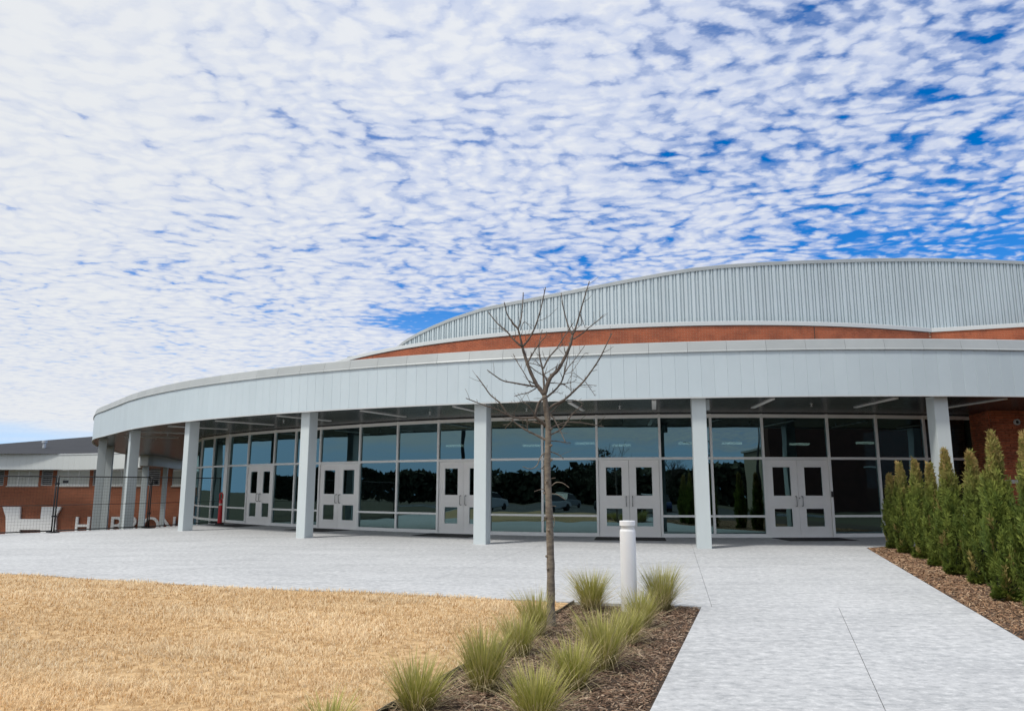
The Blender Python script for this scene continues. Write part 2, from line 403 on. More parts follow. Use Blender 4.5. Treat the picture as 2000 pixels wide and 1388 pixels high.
LAWN_EDGE = [Vector(at_z(*p)) for p in ((0, 1119), (80, 1122.5), (210, 1132), (350, 1140), (455, 1146), (560, 1151), (700, 1155), (840, 1162), (980, 1169), (1121, 1175))]
LAWN_EDGE = [Vector((-40, -6)), Vector((-25, 10.5)), Vector((-17, 14.6)), Vector((-12, 14.2))] + LAWN_EDGE
BED_BL, BED_BR = LAWN_EDGE[-1], Vector(at_z(1370, 1184))
def ext(p, q, Y):
    t = (Y - p.y) / (q.y - p.y); return p + (q - p) * t
BED_NL = ext(BED_BL, Vector(at_z(752, 1388)), 1.0)
BED_NR = ext(BED_BR, Vector(at_z(1268, 1388)), 1.0)
RB0, RB1 = Vector(at_z(1692, 1069)), Vector(at_z(2000, 1250))
RB_N = ext(RB0, RB1, 1.0)
BACK_R = Vector(at_z(1752, 1065))

def offset_poly(P, d):
    k = len(P); out = []
    for i in range(k):
        a, b, c = P[i - 1], P[i], P[(i + 1) % k]
        e1, e2 = (b - a).normalized(), (c - b).normalized()
        n1, n2 = Vector((-e1.y, e1.x)), Vector((-e2.y, e2.x))
        out.append(b + (n1 + n2) / max(0.25, 1 + n1.dot(n2)) * d)
    return out
def area(P): return 0.5 * sum(P[i - 1].x * P[i].y - P[i].x * P[i - 1].y for i in range(len(P)))

def plaza():
    curve = [sf(t) - (sf(t) - Vector((CX, CY))).normalized() * 0.06 for t in np.arange(10, -47.6, -2.5)]
    d1, d2 = RB_N - RB0, Vector(at_z(1990, 1188)) - BED_BR; q = RB0 - BED_BR
    JR = BED_BR + d2 * ((q.x * d1.y - q.y * d1.x) / (d2.x * d1.y - d2.y * d1.x))
    poly = LAWN_EDGE[0:] + [BED_BR, JR, RB0, BACK_R, Vector((13.2, BACK_R.y + 0.1)), Vector((13.2, 22.4))] + curve + [F0, FN1, F1, F1 + FD * 45]
    walk = [BED_BR, BED_NR, RB_N, JR]
    bm = bmesh.new()
    for pl in (poly, walk):
        if area(pl) < 0: pl.reverse()
        bm.faces.new([bm.verts.new((p.x, p.y, 0)) for p in pl])
    def cut(p, q, keep):
        p, q = Vector(at_z(*p)), Vector(at_z(*q)); t = (q - p).normalized()
        fs = [f for f in bm.faces if keep(f.calc_center_median())]
        gm = fs + list({e for f in fs for e in f.edges}) + list({v for f in fs for v in f.verts})
        bmesh.ops.bisect_plane(bm, geom=gm, plane_co=(p.x, p.y, 0), plane_no=(-t.y, t.x, 0), dist=1e-5)
    wc = (BED_BR + BED_NR + RB_N + JR) / 4
    cut((1640, 1190), (1730, 1388), lambda c: abs(c.x - wc.x) < 0.3 and abs(c.y - wc.y) < 0.3)
    up = lambda c: c.y > JR.y
    cut((1347, 1050), (1390, 1183), up)
    cut((1085, 1055), (800, 1145), up)
    cut((700, 1052), (330, 1120), up)
    cut((480, 1036), (60, 1080), up)
    root = empty('plaza_pavement', (0, 20, 0)); tag(root, kind='structure')
    for f in sorted(bm.faces, key=lambda f: -f.calc_area()):
        P = [Vector((v.co.x, v.co.y)) for v in f.verts]
        if abs(area(P)) < 0.02: continue
        if area(P) < 0: P.reverse()
        MB().prism(offset_poly(P, 0.0028), -0.15, 0.0).build('slab', 'concrete', root)
    bm.free()
plaza()

def inside(poly, X, Y):
    r = np.zeros(len(X), bool); k = len(poly)
    for i in range(k):
        a, b = poly[i - 1], poly[i]
        hit = ((a.y > Y) != (b.y > Y)) & (X < (b.x - a.x) * (Y - a.y) / (b.y - a.y + 1e-12) + a.x); r ^= hit
    return r
def value_noise(X, Y, s, seed):
    g = np.random.default_rng(seed).random((64, 64)); x, y = X / s, Y / s
    xi, yi = np.floor(x).astype(int), np.floor(y).astype(int); fx, fy = x - xi, y - yi
    fx, fy = fx * fx * (3 - 2 * fx), fy * fy * (3 - 2 * fy)
    G = lambda i, j: g[i % 64, j % 64]
    return (G(xi, yi) * (1 - fx) + G(xi + 1, yi) * fx) * (1 - fy) + (G(xi, yi + 1) * (1 - fx) + G(xi + 1, yi + 1) * fx) * fy

LAWN_POLY = LAWN_EDGE + [BED_NL, Vector((BED_NL.x, -6))]
LAWN_GROWN = [p + Vector((0, 0.035)) for p in LAWN_EDGE[:-1]] + [LAWN_EDGE[-1], BED_NL, Vector((BED_NL.x, -6))]
def lawn_height(X, Y):
    return 0.035 * (value_noise(X, Y, 1.3, 1) - 0.5) + 0.022 * (value_noise(X * 0.55 + Y * 0.2, Y, 0.42, 2) - 0.5)
def lawn():
    root = empty('lawn', (-5, 8, 0)); tag(root, kind='structure')
    P = offset_poly(LAWN_POLY if area(LAWN_POLY) > 0 else LAWN_POLY[::-1], 0.006)
    MB().prism(P, -0.15, -0.012).build('turf_soil', 'thatch', root)
    # blades of dormant grass
    n0 = 620000
    Y = 3.2 + (16.5 - 3.2) * rng.random(n0) ** 1.25; X = -13 + 13.6 * rng.random(n0)
    ok = inside(LAWN_GROWN, X, Y) & (rng.random(n0) < np.clip(7.0 / Y, 0, 1)) & (X > -0.78 * Y - 1.2)
    X, Y = X[ok], Y[ok]
    ux, uy = X * 0.93 - Y * 0.36, X * 0.36 + Y * 0.93
    dn = value_noise(ux * 0.30, uy, 0.26, 7) * 0.5 + value_noise(X, Y, 0.09, 8) * 0.3 + value_noise(ux * 0.5, uy, 0.9, 9) * 0.2
    dn = np.clip((dn - 0.5) * 1.7 + 0.5, 0, 1)
    ok = rng.random(len(X)) < 0.10 + 1.25 * dn
    X, Y, dn, ux, uy = X[ok], Y[ok], dn[ok], ux[ok], uy[ok]; k = len(X)
    L = (0.024 + 0.046 * rng.random(k)) * (0.45 + 1.0 * dn); az = rng.random(k) * 2 * np.pi + 0.0; lean = 0.35 + 0.95 * rng.random(k)
    w = 0.0016 + 0.0019 * rng.random(k); w *= np.clip(Y / 6.0, 0.9, 1.9)
    z0 = np.full(k, -0.014) + lawn_height(X, Y) * 0.35
    dxy = np.c_[np.cos(az), np.sin(az)]; ta = az + np.pi / 2 + (rng.random(k) - 0.5); sd = np.c_[np.cos(ta), np.sin(ta)]
    p0 = np.c_[X, Y, z0]
    mid = p0 + np.c_[dxy * (L * 0.45 * np.sin(lean * 0.6))[:, None], L * 0.55 * np.cos(lean * 0.6)]
    tip = p0 + np.c_[dxy * (L * np.sin(lean))[:, None], L * np.cos(lean)]
    s3 = np.c_[sd, np.zeros(k)]
    V = np.stack([p0 - s3 * w[:, None], p0 + s3 * w[:, None], mid + s3 * (w * 0.8)[:, None], mid - s3 * (w * 0.8)[:, None], tip], 1).reshape(-1, 3)
    b = np.arange(k)[:, None] * 5
    Fc = np.concatenate([b + [0, 1, 2], b + [0, 2, 3], b + [3, 2, 4]])
    c0 = np.array([0.90, 0.68, 0.40]); c1 = np.array([0.98, 0.85, 0.62]); c2 = np.array([0.56, 0.345, 0.15])
    t = np.clip(rng.random(k) * 0.7 + value_noise(ux * 0.5, uy, 0.8, 13) * 0.6 - 0.15, 0, 1)[:, None]; q = (rng.random(k) < 0.05 + 0.55 * (1 - dn) ** 2)[:, None]; patch = value_noise(X, Y, 1.7, 12)[:, None]
    c = np.where(q, c2, c0 * (1 - t) + c1 * t) * (0.82 + 0.30 * patch)
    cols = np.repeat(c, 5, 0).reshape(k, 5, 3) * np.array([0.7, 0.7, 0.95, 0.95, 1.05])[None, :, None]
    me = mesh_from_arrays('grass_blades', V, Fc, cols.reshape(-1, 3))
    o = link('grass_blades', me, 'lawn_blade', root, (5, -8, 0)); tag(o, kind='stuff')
    return k
lawn()

def chips(name, poly, parent, k0, box, seed, palette, z0):
    r = np.random.default_rng(seed); X = box[0] + (box[1] - box[0]) * r.random(k0); Y = box[2] + (box[3] - box[2]) * r.random(k0) ** 1.3
    ok = inside(poly, X, Y); X, Y = X[ok], Y[ok]; k = len(X)
    L = 0.012 + 0.036 * r.random(k) ** 1.6; W = 0.0035 + 0.007 * r.random(k); az = r.random(k) * 2 * np.pi
    W *= np.clip(Y / 9, 0.8, 1.6); L *= np.clip(Y / 9, 0.9, 1.5)
    tilt = (r.random(k) - 0.5) * 0.9; roll = (r.random(k) - 0.5) * 1.0
    a = np.c_[np.cos(az) * np.cos(tilt), np.sin(az) * np.cos(tilt), np.sin(tilt)]
    b = np.c_[-np.sin(az) * np.cos(roll), np.cos(az) * np.cos(roll), np.sin(roll)]
    nn = np.cross(a, b); p = np.c_[X, Y, z0 + 0.028 * r.random(k) + 0.03 * (value_noise(X, Y, 0.35, 3) - 0.5)]
    A, B, N = a * L[:, None], b * W[:, None], nn * (W * 0.35)[:, None]
    V = np.stack([p - A - B * 0.6, p - A * 0.7 + B, p + A - B * 0.4, p + A * 0.9 + B * 0.8, p + N * 2], 1).reshape(-1, 3)
    i = np.arange(k)[:, None] * 5
    Fc = np.concatenate([i + [0, 2, 4], i + [2, 3, 4], i + [3, 1, 4], i + [1, 0, 4]])
    pal = np.array(palette); c = pal[r.integers(0, len(pal), k)] * (0.6 + 0.8 * r.random(k))[:, None]
    me = mesh_from_arrays(name, V, Fc, np.repeat(c, 5, 0))
    o = link(name, me, 'chips', parent, -wloc(parent)); tag(o, kind='stuff')

BED_POLY = [BED_BL, BED_NL, BED_NR, BED_BR]
RBED_POLY = [RB0, RB_N, Vector((16, 1.0)), Vector((16, 21.1)), Vector((13.2, 21.1)), Vector((13.2, BACK_R.y + 0.1)), BACK_R]
def beds():
    for nm, poly, lo in (('planting_bed', BED_POLY, -0.03), ('hedge_bed', RBED_POLY, -0.03)):
        c = sum(poly, Vector((0, 0))) / len(poly)
        root = empty(nm, (c.x, c.y, -0.15)); tag(root, kind='structure')
        P = poly if area(poly) > 0 else poly[::-1]
        MB().prism(offset_poly(P, 0.006), -0.15, -0.03).build('soil', 'soil', root)
        if nm == 'planting_bed':
            chips('bark_mulch', offset_poly(P, 0.03), root, 120000, (-3.5, 3.5, 3.0, 9.7), 21,
                  [(0.13, 0.075, 0.045), (0.20, 0.125, 0.08), (0.09, 0.05, 0.03), (0.27, 0.185, 0.125), (0.16, 0.095, 0.06), (0.33, 0.25, 0.18)], -0.028)
        else:
            chips('wood_mulch', offset_poly(P, 0.03), root, 130000, (4.5, 13, 6, 19.5), 22,
                  [(0.24, 0.135, 0.07), (0.33, 0.20, 0.115), (0.15, 0.08, 0.045), (0.42, 0.29, 0.185), (0.20, 0.11, 0.06)], -0.028)
beds()

def edging():
    a, b = BED_BL, BED_NL; mb = MB(); t = (b - a).normalized(); nn = Vector((-t.y, t.x))
    L = (b - a).length; k = int(L / 0.25); top = []; vs = []
    for i in range(k + 1):
        p = a + t * (L * i / k) + nn * 0.012 * math.sin(i * 0.9) * (1 if 0 < i < k else 0)
        for o, z in ((-0.006, -0.14), (0.006, -0.14), (0.006, 0.022 + 0.006 * math.sin(i * 1.7)), (-0.006, 0.022 + 0.006 * math.sin(i * 1.7))):
            q = p + nn * o; vs.append((q.x, q.y, z))
    fs = [(i * 4 + j, i * 4 + (j + 1) % 4, i * 4 + 4 + (j + 1) % 4, i * 4 + 4 + j) for i in range(k) for j in range(4)] + [(0, 1, 2, 3), (k * 4 + 3, k * 4 + 2, k * 4 + 1, k * 4)]
    tag(mb.add(vs, fs).build('bed_edging', 'edging'), 'dark metal edging strip between the straw lawn and the mulch bed', 'edging')
edging()

# ------------------------------------------------------------------ the round arena
ARENA = empty('arena_building', (CX, CY, 0), 'round arena with curved white canopy, tinted glass front and ribbed metal drum', 'building')
A0 = Vector((CX, CY, 0))
def part(name, me, mat, loc, rz=0.0, parent=None):
    return link(name, me, mat, parent or ARENA, Vector(loc) - (wloc(parent) if parent else A0), rz)

def canopy():
    PW = 0.305
    path = dense(FAS_PTS, PW)
    # fascia panels: one shared mesh with chamfered upright edges
    mb = MB(); h = FASCIA_TOP - SOFFIT; w = PW / 2 - 0.0007; c = 0.004
    mb.prism([(-w, -0.03), (w, -0.03), (w, -c), (w - c, 0.0), (-w + c, 0.0), (-w, -c)], 0, h); pm = mb.mesh('fascia_panel')
    for a, b in zip(path, path[1:]):
        mid, rz, L = frame(a, b); part('fascia_panel', pm, 'panel_paint', (mid.x, mid.y, SOFFIT), rz)
    # coping in sections of three panels
    mb = MB(); w3 = PW * 1.5 - 0.003
    prof = [(-0.30, 0.06), (-0.30, 0.0), (-0.02, 0.0), (-0.02, -0.035), (0.035, -0.035), (0.042, -0.02), (0.022, 0.012), (-0.03, 0.225), (-0.06, 0.245), (-0.30, 0.21)]
    k = len(prof); vs = [(-w3, y, z) for y, z in prof] + [(w3, y, z) for y, z in prof]
    mb.add(vs, [tuple(range(k)), tuple(range(2 * k - 1, k - 1, -1))] + [(i, (i + 1) % k, k + (i + 1) % k, k + i) for i in range(k)]); cm = mb.mesh('coping_section')
    for i in range(0, len(path) - 3, 3):
        mid, rz, L = frame(path[i], path[i + 3]); part('coping_section', cm, 'coping_metal', (mid.x, mid.y, FASCIA_TOP + 0.02), rz)
    p3 = [(p.x, p.y, SOFFIT) for p in path]
    sweep(p3, [(-0.05, 0.0), (-0.05, -0.03), (0.012, -0.03), (0.012, -0.004), (-0.0, -0.004)], 'drip_edge', 'trim_paint', ARENA)
    sweep([(p.x, p.y, FASCIA_TOP - 0.03) for p in path], [(-0.06, -0.004), (-0.004, -0.004), (-0.004, 0.045), (-0.06, 0.045)], 'coping_shadow_strip', 'dark_plastic', ARENA)  # dark strip drawn in as the shadow line beneath the coping
    # soffit in radial sheets, roof deck above
    inner = []
    for p in path:
        d = p - Vector((CX, CY)); th = math.degrees(math.atan2(d.x, -d.y))
        if th > -72: inner.append(sf(max(th, -85)) - d.normalized() * 0.15)
        else: inner.append(p + Vector((7.2, 1.4)))
    st = 5
    for i in range(0, len(path) - st, st):
        a, b, c_, d_ = path[i], path[i + st], inner[i + st], inner[i]
        q = [a + (d_ - a).normalized() * 0.05, b + (c_ - b).normalized() * 0.05, c_, d_]
        g = (b - a).normalized() * 0.004
        q = [q[0] + g, q[1] - g, q[2] - g, q[3] + g]
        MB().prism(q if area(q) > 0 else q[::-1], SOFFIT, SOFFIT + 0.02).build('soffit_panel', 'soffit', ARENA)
    rb = MB(); N = len(path); vs = [(p.x, p.y, 4.66) for p in path] + [(CX + (p.x - CX) * 0.4, CY + (p.y - CY) * 0.4, 4.70) for p in path]
    rb.add(vs, [(i, i + 1, N + i + 1, N + i) for i in range(N - 1)]); rb.build('canopy_roof', 'roof_membrane', ARENA)
    rb = MB(); vs = [(p.x + (q.x - p.x) * 0.02, p.y + (q.y - p.y) * 0.02, SOFFIT + 0.03) for p, q in zip(path, inner)] + [(p.x, p.y, SOFFIT + 0.03) for p in inner]
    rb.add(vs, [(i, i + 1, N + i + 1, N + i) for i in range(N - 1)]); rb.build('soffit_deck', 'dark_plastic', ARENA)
    return path
PATH = canopy()

def columns():
    spots = [(polar(t, 30.05), polar(t, 30.05) - Vector((CX, CY))) for t in (12.7, 2.12, -8.6, -18.95, -29.6, -40.8, -51.6)]
    spots += [(Vector((-18.55, 34.55)), Vector((-0.88, -0.45))), (Vector((-21.9, 41.6)), Vector((-0.92, -0.3))), (Vector((-24.4, 48.6)), Vector((-0.95, -0.3))), (Vector((-27.3, 60.4)), Vector((-0.95, -0.3)))]
    mb = MB().box((0, 0, 2.6), (0.335, 0.335, 5.2)); cm = mb.mesh('column')
    bm = bmesh.new(); bm.from_mesh(cm); bmesh.ops.bevel(bm, geom=[e for e in bm.edges if abs(e.verts[0].co.z - e.verts[1].co.z) > 1], offset=0.008, segments=2, affect='EDGES'); bm.to_mesh(cm); bm.free()
    for i, (p, out) in enumerate(spots):
        rz = math.atan2(out.y, out.x) - math.pi / 2
        o = part('column', cm, 'column_paint', (p.x, p.y, SOFFIT - 5.2 - 0.001), rz)
        if i in (0, 2):          # small junction box high on the back edge of two columns
            q = p + Vector((math.cos(rz), math.sin(rz))) * -0.24 if False else p + Vector((0.25, 0.12))
            MB().box((q.x, q.y, SOFFIT - 0.14), (0.10, 0.12, 0.26), rz).build('junction_box', 'column_paint', ARENA, bevel=0.01)
columns()

def soffit_fixtures():
    bar = MB().box((0, 0, -0.014), (0.11, 2.15, 0.026)).mesh('ceiling_light')
    for t in (17.0, 11.4, 5.6, 0.4, -5.2, -10.6, -14.6, -20.6, -26.2, -32.4, -38.4, -45.0, -52.0, -58.5):
        p = polar(t, 28.85); d = p - Vector((CX, CY))
        part('ceiling_light', bar, 'diffuser', (p.x, p.y, SOFFIT - 0.004), math.atan2(d.y, d.x) - math.pi / 2)
    mb = MB().lathe((0, 0, 0), [(0.035, 0.0), (0.035, -0.01), (0.012, -0.012), (0.012, -0.06), (0.028, -0.065), (0.028, -0.075)], 12); sm = mb.mesh('sprinkler_head', True)
    for t in (14, 4.4, -2.6, -12.4, -17.5, -23.4, -35, -47, -54, -60, -64):
        p = polar(t, 28.6); part('sprinkler_head', sm, 'trim_paint', (p.x, p.y, SOFFIT - 0.002))
soffit_fixtures()

def tilted(x0, x1, y, t, z0, z1):
    """a pane that leans back by half a degree, as set in its frame"""
    k = 0.0078 * (z1 - z0) / 2
    mb = MB(); mb.add([(x0, y - t / 2 + k, z0), (x1, y - t / 2 + k, z0), (x1, y + t / 2 + k, z0), (x0, y + t / 2 + k, z0), (x0, y - t / 2 - k, z1), (x1, y - t / 2 - k, z1), (x1, y + t / 2 - k, z1), (x0, y + t / 2 - k, z1)],
                      [(0, 3, 2, 1), (4, 5, 6, 7), (0, 1, 5, 4), (1, 2, 6, 5), (2, 3, 7, 6), (3, 0, 4, 7)])
    return mb.mesh('glass_pane')
# glass front: bays between mullions, from right to left
def shopfront():
    px = [(1900, 813.6), (1803, 812), (1710, 811), (1614.5, 809.8), (1487, 809.8), (1387, 809.8), (1287, 809.3), (1164.5, 810.6), (1058.6, 812.3), (957.5, 815.6), (856.8, 819), (777.7, 824.7), (704.5, 827), (627.5, 832.5), (579, 837), (538, 841), (487, 847), (447, 851), (419, 856), (395, 861)]
    pts = [sf_at_pixel(*p) for p in px] + [sf(t) for t in (-66, -70, -75, -80)]
    doors = {3: 0, 6: 1, 9: 2, 12: 3, 15: 4}
    for i, p in enumerate(pts):
        a = pts[max(i - 1, 0)]; b = pts[min(i + 1, len(pts) - 1)]; _, rz, _ = frame(a, b)
        wide = 0.30 if i == 17 else 0.065
        z0 = 0.0 if i < 18 else -1.4
        mb = MB().bbox(-wide / 2, wide / 2, -0.13, 0.012 if i != 17 else 0.05, z0, HEAD + 0.04)
        part('mullion', mb.mesh('mullion'), 'aluminium', (p.x, p.y, 0), rz)
    glass_n = 0
    for i, (a, b) in enumerate(zip(pts, pts[1:])):
        mid, rz, L = frame(a, b); g = 0.033 if i not in (16, 17) else 0.033; x0, x1 = -L / 2 + g, L / 2 - g
        if i == 16: x1 -= 0.115
        if i == 17: x0 += 0.115
        low = i >= 17; zb = 0.0 if not low else -1.4
        def rail(z0, z1, d=0.0):
            part('transom', MB().bbox(x0, x1, -0.12, 0.004 + d, z0, z1).mesh('transom'), 'aluminium', (mid.x, mid.y, 0), rz)
        def pane(z0, z1, parent=None):
            part('glass_pane', tilted(x0 - 0.004, x1 + 0.004, -0.05, 0.008, z0 - 0.004, z1 + 0.004), 'tinted_glass', (mid.x, mid.y, 0), rz)
        rail(HEAD - 0.07, HEAD + 0.03)
        if i in doors:
            rail(2.17, 2.25); pane(2.25, HEAD - 0.07)
            for s in (0, 1):
                # one door leaf: local frame with hinge side outwards
                xa, xb = (x0 + 0.012, -0.004) if s == 0 else (0.004, x1 - 0.012)
                st_out, st_in = 0.17, 0.17
                mb = MB(); y0, y1 = -0.075, -0.028
                l0, l1 = xa + 0.185, xb - 0.185
                zs = [(0.02, 0.28), (0.81, 1.14), (1.98, 2.165)]
                for q0, q1 in zs: mb.bbox(l0, l1, y0, y1, q0, q1)
                mb.bbox(xa, l0, y0, y1, 0.02, 2.165); mb.bbox(l1, xb, y0, y1, 0.02, 2.165)
                door = part('door', mb.mesh('door'), 'door_paint', (mid.x, mid.y, 0), rz)
                for q0, q1 in ((0.28, 0.81), (1.14, 1.98)):
                    link('glass_pane', tilted(l0 - 0.003, l1 + 0.003, -0.054, 0.006, q0 - 0.003, q1 + 0.003), 'tinted_glass', door)
                    fb = MB(); t = 0.018
                    fb.bbox(l0, l0 + t, -0.05, -0.024, q0, q1); fb.bbox(l1 - t, l1, -0.05, -0.024, q0, q1); fb.bbox(l0 + t, l1 - t, -0.05, -0.024, q0, q0 + t); fb.bbox(l0 + t, l1 - t, -0.05, -0.024, q1 - t, q1)
                    link('glazing_bead', fb.mesh('glazing_bead'), 'aluminium', door)
                hx = xb - 0.085 if s == 0 else xa + 0.085
                hm = MB().tube([(hx, -0.03, 0.86), (hx, 0.035, 0.865), (hx, 0.05, 0.89), (hx, 0.05, 1.11), (hx, 0.035, 1.135), (hx, -0.03, 1.14)], 0.013, 8)
                link('handle', hm.mesh('handle', True), 'steel', door)
                if i == 3 and s == 0:
                    link('lock', MB().tube([(hx + 0.07, -0.03, 1.09), (hx + 0.07, -0.015, 1.09)], 0.018, 12).mesh('lock'), 'steel', door)
            part('threshold', MB().bbox(x0, x1, -0.10, 0.02, 0.0, 0.018).mesh('threshold'), 'aluminium', (mid.x, mid.y, 0), rz)
            if i == 3:           # card reader on the jamb
                part('card_reader', MB().bbox(-L / 2 - 0.03, -L / 2 + 0.03, 0.012, 0.04, 1.12, 1.28).mesh('card_reader'), 'dark_plastic', (mid.x, mid.y, 0), rz)
        else:
            b0 = zb + 0.10
            rail(zb, b0, 0.004); rail(0.555, 0.615); rail(2.18, 2.25)
            if low: rail(0.02, 0.11)
            pane(2.25, HEAD - 0.07); pane(0.615, 2.18)
            if low: pane(0.11, 0.555); pane(b0, 0.02)
            else: pane(b0, 0.555)
    # head closure between frame and soffit
    for i, (a, b) in enumerate(zip(pts, pts[1:])):
        mid, rz, L = frame(a, b)
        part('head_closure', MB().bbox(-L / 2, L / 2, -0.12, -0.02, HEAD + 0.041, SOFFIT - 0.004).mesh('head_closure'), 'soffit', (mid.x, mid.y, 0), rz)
    return pts, doors
SF_PTS, SF_DOORS = shopfront()

def interior():
    ths = np.arange(14, -85, -3.0)
    o = [sf(t) - (sf(t) - Vector((CX, CY))).normalized() * 0.14 for t in ths]; k = len(o)
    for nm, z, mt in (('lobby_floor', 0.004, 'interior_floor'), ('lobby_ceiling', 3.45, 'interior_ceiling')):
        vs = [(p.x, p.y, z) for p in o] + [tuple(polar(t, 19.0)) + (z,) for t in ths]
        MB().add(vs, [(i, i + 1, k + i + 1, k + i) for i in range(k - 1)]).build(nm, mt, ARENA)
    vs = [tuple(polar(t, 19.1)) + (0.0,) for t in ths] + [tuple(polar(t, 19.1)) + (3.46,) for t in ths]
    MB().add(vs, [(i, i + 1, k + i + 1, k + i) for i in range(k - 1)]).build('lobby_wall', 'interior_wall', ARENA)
    lm = MB().box((0, 0, -0.62), (0.62, 0.16, 0.07)).mesh('lobby_light')
    for t, r in ((6, 23.5), (1.5, 22.6), (-4.5, 23.2), (-8.0, 23.4), (-13.5, 22.5), (-16, 24.0), (-21, 23.2), (-27, 24.2), (-36, 23.6), (-44, 23.8)):
        p = polar(t, r); part('lobby_light', lm, 'lamp_lit', (p.x, p.y, 3.42), math.radians(t * 1.0))
    cm = MB().box((0, 0, 1.72), (0.35, 0.35, 3.44)).mesh('lobby_column')
    for t in (-2, -14, -26, -38):
        p = polar(t, 22.0); part('lobby_column', cm, 'interior_wall', (p.x, p.y, 0), 0)
interior()

# ---- brickwork
BL, BH, BG = 0.228, 0.0698, 0.012
def brick_face(P, Q, z0, z1, parent, keep_parts, stuff, shared, phase=0.0):
    """running bond on the straight wall P->Q (outward = left of P->Q); bricks that show go in as parts, the rest into one mesh"""
    d = Q - P; L = d.length; rz = math.atan2(d.y, d.x); t = d.normalized(); nn = Vector((-t.y, t.x))
    rows = int(math.ceil((z1 - z0) / BH))
    for r in range(rows):
        zc = z0 + r * BH; hgt = min(BH - BG, z1 - zc - 0.004)
        if hgt < 0.02: continue
        x = -BL / 2 * (r % 2) - phase
        while x < L:
            a, b = max(x, 0.0), min(x + BL - BG, L); x += BL
            if b - a < 0.03: continue
            c = P + t * ((a + b) / 2) + nn * (0.004 + 0.003 * random.random())
            if keep_parts(zc, (a + b) / 2):
                key = (round(b - a, 3), round(hgt, 3))
                if key not in shared: shared[key] = MB().box((0, 0, hgt / 2), (b - a, 0.04, hgt)).mesh('brick')
                part('brick', shared[key], 'brick_face', (c.x, c.y, zc), rz)
            else:
                stuff.box((c.x, c.y, zc + hgt / 2), (b - a, 0.04, hgt), rz)

